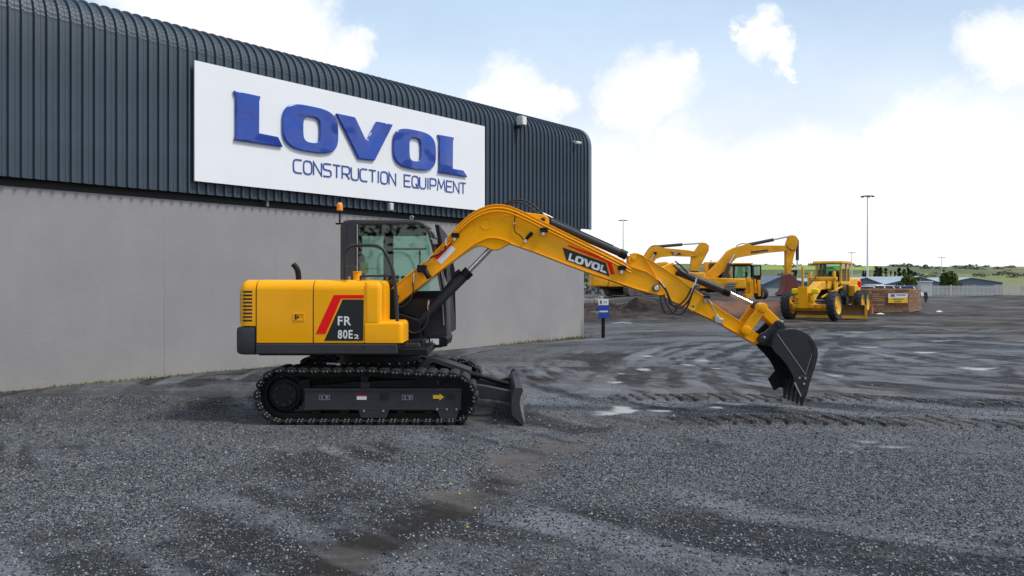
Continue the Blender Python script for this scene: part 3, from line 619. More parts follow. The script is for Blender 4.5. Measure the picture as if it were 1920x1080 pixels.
for side, yc in (('near', 10.225), ('far', 11.975)):
    m = MB(); inn2 = [(p[0]+(q_[0]-p[0])*.13, p[1]+(q_[1]-p[1])*.13) for p, q_ in zip(chain_m, inner_m)]
    m.ring(inn2, inner_m, yc-.085, yc-.045); m.ring(inn2, inner_m, yc+.045, yc+.085)
    tr = B_(m, 'track_chain', CHN)
    for i in range(NS):
        p, d = at_len((i+.3)*pitch); n_ = Vector((d.y, -d.x)); ang = math.atan2(-d.y, d.x)
        if shoe0 is None:
            shoe0 = shoe_mesh().build('track_shoe', [TRK, PAD], tr, bevel=.004, seg=1); o = shoe0
        else: o = inst(shoe0, tr, (0,0,0))
        # shoe outward side (+z local) must face away from the loop
        M_ = Matrix(((d.x, 0, n_.x), (0, 1, 0), (d.y, 0, n_.y)))
        if M_.determinant() < 0: M_ = Matrix(((-d.x, 0, n_.x), (0, 1, 0), (-d.y, 0, n_.y)))
        o.rotation_euler = M_.to_euler(); o.location = Vector((p.x, yc, p.y))-EX
    sgn = -1 if side == 'near' else 1
    # sprocket and idler
    m = MB(); teeth = []
    for i in range(46):
        a = 2*math.pi*i/46; r = .232 if (i % 2) else .208; teeth.append((XS+r*math.cos(a), ZS+r*math.sin(a)))
    m.prism(teeth, yc-.03, yc+.03); sp_ = B_(m, 'sprocket', CHN)
    m = MB(); m.cyl((XS, yc+sgn*.11, ZS), (XS, yc, ZS), .195, 28); m.cyl((XS, yc+sgn*.16, ZS), (XS, yc+sgn*.1, ZS), .15, 24); B_(m, 'final_drive', BLK, sp_, bevel=.01)
    m = MB()
    for i in range(8):
        a = 2*math.pi*i/8; m.cyl((XS+.11*math.cos(a), yc+sgn*.172, ZS+.11*math.sin(a)), (XS+.11*math.cos(a), yc+sgn*.15, ZS+.11*math.sin(a)), .012, 6)
    B_(m, 'drive_bolts', DGREY, sp_)
    m = MB(); m.cyl((XI, yc-.06, ZI), (XI, yc+.06, ZI), .2, 28); m.cyl((XI, yc-.085, ZI), (XI, yc+.085, ZI), .07, 16); B_(m, 'idler', CHN, bevel=.01)
    for i in range(5):
        xr = XS+.38+i*.34; m = MB(); m.cyl((xr, yc-.11, ZS-RS+.125), (xr, yc+.11, ZS-RS+.125), .062, 14); B_(m, 'track_roller', CHN)
    xr = P(683, 700, 10.1).x; m = MB(); m.cyl((xr, yc-.10, .545), (xr, yc+.10, .545), .05, 14); B_(m, 'carrier_roller', CHN)
    m = MB(); m.box((xr-.06, yc-.06, .42), (xr+.06, yc+.06, .5)); B_(m, 'roller_bracket', DGREY, bevel=.01)
    # side frame
    yf = yc+sgn*.14; fp = xz([(571,730),(865,730),(865,766),(571,766)], 10.085)
    m = MB(); m.prism(fp, min(yf, yc+.10*-sgn), max(yf, yc+.10*-sgn)); fr = B_(m, 'side_frame', DGREY, bevel=.006)
    m = MB(); x0, x1, z0, z1 = fp[0][0], fp[1][0], fp[2][1], fp[0][1]
    m.box((x0-.004, yf+sgn*.012-.004, z1-.014), (x1+.004, yf+.004, z1+.012)); m.box((x0-.004, yf+sgn*.012-.004, z0-.012), (x1+.004, yf+.004, z0+.008)); B_(m, 'frame_flange', DGREY, fr)
    m = MB(); m.prism([(XS+.1, .30), (x0+.05, .26), (x0+.05, .52), (XS+.15, .50)], yc-.08, yc+.08); m.prism([(x0, .43), (XI-.15, .43), (XI-.2, .53), (x0+.6, .50)], yc-.05, yc+.05); B_(m, 'frame_core', BLK)
    for (a, b, c_, d_) in ((672, 731, 766, 783), (820, 862, 766, 786)):
        m = MB(); q_ = xz([(a,c_),(b,c_),(b-6,d_),(a+6,d_)], 10.1); m.prism(q_, yf-.012, yf+.012); B_(m, 'roller_guard', DGREY, fr, bevel=.003)
    if side == 'near':
        yd = yf-.001
        m = MB()
        for (a, b) in ((683,770),(719,770),(820,767),(838,767),(856,767)):
            p = P(a, b, 10.08); m.cyl((p.x, yf-.026, p.z), (p.x, yf-.012, p.z), .014, 6)
        B_(m, 'guard_bolts', EDGE, fr)
        decal('frame_slot', [(712,737),(729,737),(729,750.5),(712,750.5)], yd, BVIN, fr); 
        decal('frame_slot', [(838,740),(841,738.5),(850,738.5),(853,740),(853,747),(850,748.5),(841,748.5),(838,747)], yd, BVIN, fr)
        decal('arrow_decal', [(812,740.5),(824,740.5),(824,737.5),(832.5,744.3),(824,751),(824,747.5),(812,747.5)], yd, YVIN, fr)
        decal('warning_decal', [(668.5,741),(688,741),(688,743),(668.5,743)], yd, RED, fr); decal('warning_decal', [(669,743.3),(687.5,743.3),(687.5,749.5),(669,749.5)], yd, WHITE, fr)
        ICON = mat('pale icon print', (.32, .34, .36), .5)
        for x0 in (598, 754):
            m = MB(); Yd = yd-.003
            def qd(a, b, c_, d_):
                q_ = xz([(a,b),(c_,b),(c_,d_),(a,d_)], Yd); m.add([(p[0], Yd, p[1]) for p in q_], [(0,1,2,3)])
            qd(x0, 740.5, x0+20, 741.3); qd(x0, 749, x0+20, 749.8); qd(x0, 741.3, x0+.8, 749); qd(x0+19.2, 741.3, x0+20, 749); qd(x0+4.5, 742.5, x0+6.5, 748); qd(x0+3.5, 743, x0+7.5, 744); qd(x0+12, 742.5, x0+14, 745); qd(x0+13.5, 744.5, x0+15.5, 748); qd(x0+15.5, 742.5, x0+17, 745.5)
            B_(m, 'tie_down_decal', ICON, fr, smooth=0)
# centre frame and slew ring
m = MB(); m.box((XS+.45, 10.4, .38), (XI-.35, 11.8, .56)); m.prism([(XS+.6, .56), (XI-.4, .56), (XI-.55, .64), (XS+.75, .64)], 10.6, 11.6); cf = B_(m, 'centre_frame', BLK, bevel=.02)
m = MB(); m.cyl((-1.74, 11.1, .62), (-1.74, 11.1, .83), .52, 40); B_(m, 'slew_ring', BLK, bevel=.01)
m = MB()
for i in range(26):
    a = 2*math.pi*i/26; m.cyl((-1.74+.53*math.cos(a), 11.1+.53*math.sin(a), .675), (-1.74+.55*math.cos(a), 11.1+.55*math.sin(a), .675), .012, 6)
B_(m, 'slew_bolts', EDGE)
m = MB(); q_ = xz([(776,689),(808,671),(815,671),(882,694),(882,703),(812,680),(782,694)], 10.9); m.prism(q_, 10.9, 11.3); B_(m, 'cylinder_guard', DGREY, bevel=.006)
m = MB(); m.cyl((-.95, 11.1, .58), (-.42, 11.1, .46), .045, 14); m.cyl((-.42, 11.1, .46), (-.05, 11.1, .36), .028, 12); B_(m, 'blade_cylinder', BLK)

# --- dozer blade
bl_sec = lambda Y, k: [(p[0]+k, Y, p[1]) for p in xz([(966.5,727),(979.5,727),(981,733),(976,745),(974.5,756),(977,772),(983.5,792),(981,797.5),(977,796),(959.5,778),(958.5,762),(959.5,745)], 10.0)]
m = MB(); m.loft([bl_sec(10.0, 0), bl_sec(12.2, -.05)]); bl = B_(m, 'dozer_blade', DGREY, bevel=.004)
m = MB(); q_ = xz([(977.5,778),(984.3,792.5),(981.5,798),(979.5,797),(982,792.5),(976,778)], 10.0); m.prism(q_, 9.996, 12.19); B_(m, 'blade_edge', mat('scuffed blade edge', (.09,.09,.095), .5, var=.3, scale=8), bl)
m = MB(); q_ = xz([(961.5,690),(964.5,691),(976,727),(967,738),(950,716),(955,704)], 11.9); m.prism(q_, 11.86, 11.9); q_ = xz([(961.5,700),(976,727),(967,738),(950,722)], 10.6); B_(m, 'blade_gusset', DGREY, bl, bevel=.003)
m = MB(); p = P(957.5, 701, 11.85); m.cyl((p.x, 11.85, p.z), (p.x, 11.862, p.z), .018, 12); B_(m, 'gusset_eye', EDGE, bl)
for Y0, pts in ((10.62, [(884,720),(912,724),(961,734),(963,757),(935,751),(884,745)]), (11.46, [(884,708),(918,714),(935,713),(953,707),(964,716),(966,742),(930,733),(884,727)])):
    m = MB(); m.prism(xz(pts, Y0), Y0, Y0+.12); am = B_(m, 'blade_arm', DGREY, bevel=.008)
    if Y0 > 11: decal('arm_slot', [(929,721.5),(932,720),(946,720.5),(949,722.5),(946,725),(932,726)], Y0, BVIN, am)

# --- upper structure
ZD, ZU = P(0, 643, YN).z, P(0, 524.5, YN).z
def body_sec(x, ins=0.0, zt=ZU, zb=ZD):
    n_, f_ = YN+ins, 12.2-ins; z1 = zt-ins*.55; l = [(x, n_, zb)]
    for i in range(9): a = R(90*i/8); l.append((x, n_+.16-.16*math.cos(a), z1-.13+.13*math.sin(a)))
    for i in range(9): a = R(90*i/8); l.append((x, f_-.16+.16*math.sin(a), z1-.13+.13*math.cos(a)))
    return l+[(x, f_, zb)]
def X(px, Y=YN): return P(px, 0, Y).x
rs_ = [(X(446)+.11-.11*math.cos(R(90*i/7)), .11-.11*math.sin(R(90*i/7))) for i in range(8)]
m = MB(); m.loft([body_sec(x, i_, zb=P(0,611,YN).z) for x, i_ in rs_]+[body_sec(X(480)-.0065, 0, zb=P(0,611,YN).z)]); rear = B_(m, 'rear_cover', YEL, smooth=50)
m = MB(); m.loft([body_sec(X(480)+.0065), body_sec(X(587)-.0065)]); dr1 = B_(m, 'engine_door', YEL, bevel=.004, smooth=50)
m = MB(); m.loft([body_sec(X(587)+.0065), body_sec(X(684)-.003)]); dr2 = B_(m, 'pump_door', YEL, bevel=.004, smooth=50)
m = MB(); m.loft([body_sec(X(470), .012, ZU-.012), body_sec(X(684), .012, ZU-.012)]); B_(m, 'engine_housing', BVIN, smooth=50)
for k in range(9):
    y = 547+k*6.75; m = MB(); q_ = xz([(455.5,y-1.7),(473,y-1.7),(473,y+1.7),(455.5,y+1.7)], YN); m.prism(q_, YN-.002, YN+.02); B_(m, 'vent_slot', BVIN, rear, bevel=.0015, seg=1)
    m = MB(); zc = P(0, y, YN).z; a = R(22); bx, by = X(446)+.11-.11*math.cos(a), YN+.11-.11*math.sin(a); dx, dy = math.sin(a)*.028, -math.cos(a)*.028
    m.add([(bx-dx-.003, by-dy-.003, zc-.011), (bx+dx-.003, by+dy-.003, zc-.011), (bx+dx-.003, by+dy-.003, zc+.011), (bx-dx-.003, by-dy-.003, zc+.011)], [(0,1,2,3)]); B_(m, 'vent_slot', BVIN, rear, smooth=0)
# narrow front tank cover and the tool box
def box_sec(x, n_, f_, zb, zt, r=.05, ins=0):
    n_ += ins; f_ -= ins; zt -= ins; l = [(x, n_, zb)]
    for i in range(5): a = R(90*i/4); l.append((x, n_+r-r*math.cos(a), zt-r+r*math.sin(a)))
    for i in range(5): a = R(90*i/4); l.append((x, f_-r+r*math.sin(a), zt-r+r*math.cos(a)))
    return l+[(x, f_, zb)]
z0 = P(0, 605, YN).z; xr = [(X(715)-.06+.06*math.sin(R(90*i/5)), .06-.06*math.cos(R(90*i/5))) for i in range(6)]
m = MB(); m.loft([box_sec(X(684)+.003, YN, 10.75, z0, P(0,526,YN).z, .1)]+[box_sec(x, YN, 10.75, z0, P(0,526,YN).z, .1, i_) for x, i_ in xr]); tk = B_(m, 'tank_cover', YEL, smooth=50)
decal('cover_seam', [(686.5,530),(688.5,530),(690,602),(688,602)], YN, YEL, tk)
z1 = P(0, 603, YN).z; xr = [(X(755)-.05+.05*math.sin(R(90*i/5)), .05-.05*math.cos(R(90*i/5))) for i in range(6)]
m = MB(); m.loft([box_sec(X(684)+.003, YN-.004, 10.6, ZD, z1, .04)]+[box_sec(x, YN-.004, 10.6, ZD, z1, .04, i_) for x, i_ in xr]); tb = B_(m, 'tool_box', YEL, smooth=50)
# counterweight and skirt
zc0, zc1 = P(0, 665.5, YN).z, P(0, 612, YN).z
cs = [(X(439.5)+.12-.12*math.cos(R(90*i/7)), .11-.11*math.sin(R(90*i/7))) for i in range(8)]
def cw_sec(x, ins):
    n_, f_ = YN-.012+ins, 12.212-ins; i2 = ins*.25; return [(x, n_+.05, zc0+i2), (x, n_+.012, zc0+.015+i2), (x, n_, zc0+.06+i2), (x, n_, zc1-.05-i2), (x, n_+.015, zc1-.012-i2), (x, n_+.06, zc1-i2), (x, f_-.06, zc1-i2), (x, f_, zc1-.05-i2), (x, f_, zc0+.06+i2), (x, f_-.05, zc0+i2)]
m = MB(); m.loft([cw_sec(x, i_) for x, i_ in cs]+[cw_sec(X(478)-.003, 0)]); B_(m, 'counterweight', DGREY, smooth=40)
m = MB(); m.box((X(478)+.003, YN-.006, P(0,665,YN).z), (X(745), 12.2, ZD-.004)); sk = B_(m, 'skirt', DGREY, bevel=.02, seg=3)
m = MB(); m.box((X(480), YN+.1, P(0,668,YN).z), (X(800), 12.05, P(0,655,YN).z)); B_(m, 'turntable_plate', BLK, bevel=.01)
p = P(682, 651, YN-.006); m = MB(); m.cyl((p.x, YN-.012, p.z), (p.x, YN, p.z), .012, 10); B_(m, 'skirt_bolt', BVIN, sk)
# decals
decal('stripe_decal', [(625.8,553),(682.6,553),(682.4,559.4),(639.7,559.4),(610.5,626),(592,626)], YN, RED, dr2)
decal('badge_decal', [(642.5,561.7),(682.2,561.7),(681.4,639),(608,639)], YN, BVIN, dr2)
decal_text('badge_text', 'FR', [(633.5,610),(658.5,610),(658.5,593),(633.5,593)], YN, WHITE, dr2, bold=.022)
decal_text('badge_text', '80E', [(633.5,635),(661.5,635),(661.5,618.5),(633.5,618.5)], YN, WHITE, dr2, bold=.022)
decal_text('badge_text', '2', [(664,635),(673,635),(673,627),(664,627)], YN, WHITE, dr2, bold=.022)
# door latch
m = MB(); q_ = xz([(550,587),(571,587),(571,602),(550,602)], YN); i_q = xz([(552.5,589.5),(568.5,589.5),(568.5,599.5),(552.5,599.5)], YN); m.ring(q_, i_q, YN-.006, YN+.002); lt = B_(m, 'latch', YEL, dr1, bevel=.003)
decal('latch_recess', [(552.5,589.5),(556,589.5),(556,599.5),(552.5,599.5)], YN, BVIN, dr1); p = P(559, 594.5, YN)
m = MB(); m.cyl((p.x, YN-.012, p.z), (p.x, YN, p.z), .012, 10); B_(m, 'latch_key', BLK, dr1)
# exhaust
YE = 10.75
m = MB(); m.tube(smoothline([P(560,526,YE), P(559,512,YE), P(556,503,YE), P(550,495.5,YE)], 5), [.036]*16, 14); eh = B_(m, 'exhaust_pipe', BLK, smooth=60)
p, p2 = P(550.6,496.2,YE), P(549.6,495.0,YE); m = MB(); m.tube([p, p2], .030, 14); B_(m, 'exhaust_mouth', BVIN, eh)
# filler cap and bits on the deck
m = MB(); p = P(670, 523, 10.3); m.cyl((p.x, 10.3, p.z-.03), (p.x, 10.3, p.z+.075), .05, 18); m.cyl((p.x, 10.3, p.z+.075), (p.x, 10.3, p.z+.09), .058, 18); B_(m, 'filler_cap', YEL, bevel=.006)
m = MB()
for a in (650, 655, 690): p = P(a, 523, 10.25); m.cyl((p.x, 10.25, p.z-.02), (p.x, 10.25, p.z+.03), .014, 8)
B_(m, 'deck_bolts', EDGE)
# handrail
YR = 10.08
m = MB(); m.tube(smoothline([P(a, b, YR) for a, b in ((748,652),(745,600),(742.5,551),(738,514),(731,492),(722,473),(713,464),(702,460.5),(680,460),(661,461),(652,466),(648.5,477),(648,500),(648,525))], 5), .021, 10); hr = B_(m, 'handrail', DGREY, smooth=60)
m = MB(); m.tube([P(676,517.5,YR+.02), P(739,517,YR)], .013, 8); m.tube([P(676,517.5,YR+.02), P(676,525,YR+.02)], .013, 8); B_(m, 'rail_bar', DGREY, hr, smooth=60)
m = MB(); m.tube(smoothline([P(643,500,10.5), P(655,499,10.4), P(667,500,10.35), P(667,507,10.35)], 3), .008, 6); B_(m, 'rail_hook', DGREY, hr)
# step and front deck
m = MB(); m.prism(xz([(744,646),(752,640),(793,637),(790,660),(786,667),(744,667)], 10.35), 10.35, 10.8); fd = B_(m, 'front_deck', BLK, bevel=.01)
m = MB(); m.box((X(752,10.3), 10.2, P(0,652,10.2).z), (X(788,10.3), 10.36, P(0,645,10.2).z)); 
for i in range(5): xx = X(756+i*7, 10.3); m.box((xx-.004, 10.19, P(0,645,10.2).z), (xx+.006, 10.37, P(0,645,10.2).z+.015))
B_(m, 'step', DGREY, fd, bevel=.004)

# --- cab
CN, CF = 11.28, 12.08
outer = [(638,650),(638,424),(642,416.5),(650,414),(700,413.5),(781,414.5),(794,418.5),(803,427),(809,441),(816,462),(826,505),(836,560),(838,650)]
inner = [(669,560),(669,470),(669,440),(669,424),(676,421),(783,421),(793,424.5),(799,431.5),(803.5,443),(809,463),(818,505),(825,545),(826,560)]
O_ = xz(outer, CN); I_ = xz(inner, CN)
m = MB(); m.ring(O_, I_, CN, CN+.05); cab = B_(m, 'cab_frame', DGREY, bevel=.012)
m = MB(); m.prism([I_[-1], I_[0]]+xz([(669,548)], CN)+[(I_[-2][0], I_[-2][1])], CN-.001, CN+.02); B_(m, 'waist_trim', BLK, cab)
m = MB(); m.prism(xz([(650,421),(667,421),(667,520),(650,520)], CN), CN-.006, CN+.01); B_(m, 'quarter_panel', mat('dark navy panel', (.012,.018,.03), .25, coat=.3), cab, bevel=.003)
m = MB(); m.tube([P(670,421,CN-.01), P(670,520,CN-.01)], .009, 8); B_(m, 'window_post', EDGE, cab)
m = MB(); m.prism(I_, CN+.02, CN+.026); B_(m, 'side_window', CGLASS, cab)
# roof, floor, rear, front
def at_far(pts): return pts
zr = O_[4][1]
m = MB(); m.prism(xz([(640,421),(644,413.5),(655,411.5),(778,412.3),(792,416),(800,423),(796,424.5),(780,420.5)], CN), CN+.03, CF-.03); B_(m, 'cab_roof', DGREY, cab, bevel=.01)
m = MB(); m.box((O_[0][0], CN+.03, P(0,650,CN).z), (O_[-1][0]-.02, CF-.02, P(0,628,CN).z)); B_(m, 'cab_floor', BLK, cab)
m = MB(); m.box((O_[0][0]+.005, CN+.05, P(0,650,CN).z), (O_[0][0]+.055, CF-.05, P(0,530,CN).z)); m.box((O_[0][0]+.005, CN+.05, P(0,432,CN).z), (O_[0][0]+.055, CF-.05, P(0,418,CN).z)); B_(m, 'rear_wall', DGREY, cab)
m = MB(); m.box((O_[0][0]+.02, CN+.05, P(0,530,CN).z), (O_[0][0]+.026, CF-.05, P(0,432,CN).z)); B_(m, 'rear_window', CGLASS, cab)
fw = xz([(803,430),(809,441),(816,462),(826,505),(836,560)], CN)
m = MB(); m.strip(fw, .006, CN+.05, CF-.05); B_(m, 'windscreen', CGLASS, cab)
m = MB(); m.prism(xz([(827,560),(836,560),(838,632),(829,632)], CN), CN+.05, CF-.05); B_(m, 'front_panel', DGREY, cab)
# far side with the doorway (door is swung open) and pillars
m = MB(); farp = lambda pts: xz(pts, CF)
sc_f = lambda pts: [(x, z) for x, z in pts]
m.prism([O_[0], O_[1], O_[2], O_[3], (X(679,CF), zr), (X(679,CF), O_[0][1])], CF-.05, CF)
m.box((X(720,CF), CF-.05, O_[0][1]), (X(738,CF), CF, zr-.02)); m.box((X(676,CF), CF-.05, P(0,443,CF).z), (X(800,CF), CF, zr-.005)); m.box((X(676,CF), CF-.048, O_[0][1]), (X(722,CF), CF-.002, P(0,548,CF).z))
m.prism([O_[8], O_[9], O_[10], O_[11], O_[12], (O_[12][0]-.07, O_[12][1]), (O_[11][0]-.07, O_[11][1]), (O_[10][0]-.07, O_[10][1]), (O_[9][0]-.07, O_[9][1]), (O_[8][0]-.07, O_[8][1])], CF-.05, CF)
m.box((X(738,CF), CF-.04, P(0,469,CF).z), (X(800,CF), CF-.01, P(0,465,CF).z)); m.box((X(786,CF), CF-.04, P(0,500,CF).z), (X(789,CF), CF-.01, P(0,469,CF).z)); B_(m, 'far_side_frame', BLK, cab)
m = MB(); m.box((X(679,CF), CF-.03, P(0,548,CF).z), (X(720,CF), CF-.024, P(0,443,CF).z)); B_(m, 'far_window', CGLASS, cab)
m = MB(); m.box((X(738,CF), CF-.03, P(0,560,CF).z), (X(806,CF), CF-.024, P(0,443,CF).z)); B_(m, 'far_window', CGLASS, cab)
# door standing open at right angles
m = MB(); dq = [(-.945, 11.95, .96), (-.885, 12.85, .98), (-.90, 12.85, 1.9), (-1.0, 12.85, 2.38), (-1.03, 12.75, 2.45), (-1.07, 11.95, 2.53), (-.96, 11.95, 1.9)]
m.add([(x-.03, y, z) for x, y, z in dq]+[(x+.03, y, z) for x, y, z in dq], [tuple(range(6,-1,-1)), tuple(range(7,14))]+[(i, (i+1)%7, (i+1)%7+7, i+7) for i in range(7)]); B_(m, 'cab_door', BLK, cab, bevel=.01)
# lower cab skirt below the windows, seen under the boom
m = MB(); m.prism(xz([(716,560),(826,560),(829,632),(716,640)], CN), CN+.004, CN+.03); B_(m, 'lower_panel', mat('lower cab panel', (.018,.022,.024), .35, var=.2), cab)
m = MB(); m.prism(xz([(787,631),(836,631),(840,636),(838,648),(826,652),(787,652)], 11.1), 11.1, 12.0); cb_ = B_(m, 'cab_base', BLK, cab, bevel=.01)
decal('base_decal', [(791,636),(804,636),(804,646),(791,646)], 11.1, mat('grey print', (.3,.32,.34), .5), cb_, .004); decal('base_decal', [(807,635),(823,635),(823,646),(807,646)], 11.1, WHITE, cb_, .004); decal('base_symbol', [(805,646),(811,637),(812,646)], 11.1, BVIN, cb_, .007)
# front window wiper rails seen past the boom
m = MB(); m.tube([P(822,512,11.26), P(829,560,11.26), P(832,610,11.26)], .010, 6); m.tube([P(829,500,11.26), P(835,545,11.26)], .008, 6); B_(m, 'wiper', EDGE, cab)
# seat
m = MB(); xs0 = P(694,0,11.6).x
m.box((xs0-.25, 11.42, 1.30), (xs0+.28, 11.92, 1.44)); B_(m, 'seat_cushion', SEAT, cab, bevel=.05, seg=3)
m = MB(); m.prism([(xs0-.20, 1.42), (xs0-.07, 1.42), (xs0-.12, 1.92), (xs0-.22, 1.92)], 11.44, 11.90); sb_ = B_(m, 'seat_back', SEAT, cab, bevel=.04, seg=3)
m = MB(); m.prism([(xs0-.19, 1.93), (xs0-.09, 1.93), (xs0-.10, 2.10), (xs0-.20, 2.10)], 11.54, 11.80); B_(m, 'headrest', SEAT, cab, bevel=.045, seg=3)
for yy in (11.36, 11.95):
    m = MB(); m.box((xs0, yy-.06, 1.35), (xs0+.42, yy+.06, 1.56)); m.tube([(xs0+.36, yy, 1.55), (xs0+.40, yy, 1.72)], .012, 8); m.tube([(xs0+.40, yy, 1.70), (xs0+.41, yy, 1.80)], .025, 8); B_(m, 'control_console', SEAT, cab, bevel=.02)
m = MB(); m.prism(xz([(676,492),(690,492),(690,512),(676,512)], 11.5), 11.5, 11.53); B_(m, 'vest_reflection', mat('lime vest reflection', (.35,.5,.03), .5), cab)  # lime plate paints in the glass's reflection of a hi-vis vest
# beacon, lifting eye, mirror bits
Yb = 11.32; m = MB(); m.tube([P(637,421,Yb), P(637,396,Yb)], .012, 8); m.box((P(630,0,Yb).x, Yb-.03, P(0,421,Yb).z), (P(648,0,Yb).x, Yb+.03, P(0,418,Yb).z)); p = P(637,396,Yb); m.cyl((p.x,Yb,p.z-.012), (p.x,Yb,p.z+.012), .042, 16); bs = B_(m, 'beacon_stem', BLK, cab)
m = MB(); p = P(637,395,Yb); m.tube([(p.x,Yb,p.z), (p.x,Yb,p.z+.07), (p.x,Yb,p.z+.095), (p.x,Yb,p.z+.11)], [.042,.040,.034,.016], 18); B_(m, 'beacon_lens', ORG, bs, smooth=60)
m = MB(); p = P(772,408,11.5)
ringp = [(p.x+.022*math.cos(2*math.pi*i/12), 11.5, p.z+.022*math.sin(2*math.pi*i/12)) for i in range(13)]; m.tube(ringp, .008, 6); m.tube([P(772,411,11.5), P(772,415,11.5)], .008, 6); m.tube([P(653,405,11.5), P(653,413,11.5)], .012, 6); m.tube([P(662,412,11.5), P(680,412,11.5)], .006, 6); B_(m, 'lifting_eye', EDGE, cab)
m = MB(); m.prism(xz([(810,447),(819,450),(820,458),(812,458)], 11.25), 11.22, 11.28); m.tube([P(815,452,11.24), P(806,446,11.3)], .012); B_(m, 'work_light', EDGE, cab, bevel=.006)

# --- boom
BN, BF = 10.94, 11.26
top = [(716,560),(730,545),(745,530.5),(775,507),(805,482),(830,456),(848,434),(862,418),(880,402),(897,391.5),(914,385),(930,382.5),(946,383.5),(962,388),(985,398),(1029,420),(1108,458.5),(1165,487),(1183,498),(1196,503.5),(1212,508),(1227,518),(1240,531)]
bot = [(1248,546),(1244,553),(1236,554),(1225,551),(1192,542),(1093,507.5),(1053,492.5),(999,471.5),(962,459),(955,457.5),(946,461.5),(938,466.5),(929,468.5),(919,467),(911,463.5),(904,460.8),(893,461.2),(884,465.5),(868,476),(850,489),(800,527.5),(760,559.5),(732,582),(726,583.5),(720,578)]
m = MB(); m.prism(xz(top+bot, BN), BN+.018, BF-.018); boom = B_(m, 'boom', YEL, bevel=.003)
tpx = xz(top, BN); m = MB(); m.strip(tpx[1:], .014, BN, BF)
lo1 = xz([(1244,553),(1236,554),(1225,551),(1192,542),(1093,507.5),(1053,492.5),(999,471.5),(962,459)], BN); lo2 = xz([(893,456.5),(884,462.5),(868,474.5),(850,488.5),(800,527),(760,559),(732,581.5)], BN); lom = xz([(962,458.5),(945,450.5),(928,446.5),(912,447.5),(893,457)], BN)
m.strip(lo1, .012, BN, BF); m.strip(lo2, .012, BN, BF); m.strip(lom, .010, BN, BN+.03); B_(m, 'boom_flange', YEL, boom, bevel=.002)
# hydraulic pipes along the upper near edge, with clamps
for dy, rr in ((7.5, .011), (13.5, .011)):
    ln = [(a, b+dy*(1 if a > 850 else 1.05)) for a, b in top[5:19]]
    m = MB(); m.tube(smoothline([P(a, b, BN-.012) for a, b in ln], 3), rr, 8); B_(m, 'boom_pipe', YEL, boom, smooth=60)
for (a, b) in ((854,441),(1020,431),(1166,502)):
    p = P(a, b, BN); m = MB(); m.box((p.x-.05, BN-.045, p.z-.028), (p.x+.05, BN+.018, p.z+.028)); c_ = B_(m, 'pipe_clamp', BLK, boom, bevel=.005); m = MB(); m.cyl((p.x-.01, BN-.06, p.z-.055), (p.x-.01, BN+.018, p.z-.055), .022, 12); B_(m, 'clamp_bolt', STEEL, c_)
for (a, b, r, a0, a1) in ((911.5,420,9.8,0,360),(882,424,10.5,-75,80),(955,427,22,95,165)):
    m = MB(); pts = [P(a+r*math.cos(R(a0+(a1-a0)*i/24)), b-r*math.sin(R(a0+(a1-a0)*i/24)), BN+.017) for i in range(25)]; m.tube(pts, .006, 6); B_(m, 'weld_ring', YEL, boom)
# lever valve, nipples, wiring on the flank
m = MB(); m.tube(smoothline([P(966,395,BN), P(965,412,BN), P(964,428,BN), P(967,436,BN), P(975,441,BN), P(982,450,BN)], 4), .006, 6); B_(m, 'grease_line', BLK, boom)
m = MB(); m.tube([P(985,450,BN-.005), P(990,444,BN-.005), P(998,436,BN-.005)], [.012,.022,.024], 10); lv = B_(m, 'valve_handle', BLK, boom); p = P(985,452,BN); m = MB(); m.cyl((p.x, BN-.02, p.z), (p.x, BN+.02, p.z), .024, 12); B_(m, 'valve_body', STEEL, lv)
m = MB(); p = P(965,419,BN); m.cyl((p.x, BN-.01, p.z), (p.x, BN+.02, p.z), .014, 10); B_(m, 'grease_nipple', STEEL, boom)
# decals
dB = BN+.018
decal('warning_decal', [(813,484),(832,463),(841,457),(850,458),(824,487)], dB, RED, boom); decal('notice_decal', [(819,488),(846,460),(854.5,467),(827.5,495.5)], dB, WHITE, boom, .005)
decal('brand_stripe', [(1063.5,461.5),(1067,459.5),(1142,487.5),(1146.5,492),(1153,514),(1145,515),(1138.5,492.5),(1134,490.5)], dB, RED, boom); decal('brand_plate', [(1054.5,463.5),(1136,493),(1143,518.5),(1062,488.5)], dB, BVIN, boom)
def lovol2d():
    Lq = [(0,1),(.30,1),(.27,.9),(.27,.26),(.68,.26),(.86,0),(0,0),(.04,.12),(.04,.88)]
    out_ = []; x = 0
    def put(poly, w): return [(x+a*w, b) for a, b in poly]
    w = .19; out_.append((put([(a/.86, b) for a, b in Lq], w), None)); x += w*.93
    O = sup(.5, .5, .5, .54, .62, 28); I = sup(.5, .5, .19, .28, .55, 28)
    out_.append((put(O, .225), put(I, .225))); x += .215
    Vq = [(0,1),(.35,1),(.56,.42),(.72,1),(1,1),(.67,0),(.38,0)]
    out_.append((put(Vq, .235), None)); x += .225
    out_.append((put(O, .225), put(I, .225))); x += .235
    out_.append((put([(a/.86, b) for a, b in Lq], w), None)); x += w
    return [([(a/x, b) for a, b in o], [(a/x, b) for a, b in i] if i else None) for o, i in out_]
q_ = [Vector((p[0], dB-.006, p[1])) for p in xz([(1064.5,487.5),(1137.5,513),(1140.5,500.5),(1068,474.5)], dB)]
for o_, i_ in lovol2d():
    m = MB()
    if i_: n = len(o_); m.add([bil(q_, *a) for a in o_]+[bil(q_, *a) for a in i_], [(i, (i+1)%n, (i+1)%n+n, i+n) for i in range(n)])
    else: m.add([bil(q_, *a) for a in o_], [tuple(range(len(o_)))])
    B_(m, 'brand_letter', WHITE, boom, smooth=0)
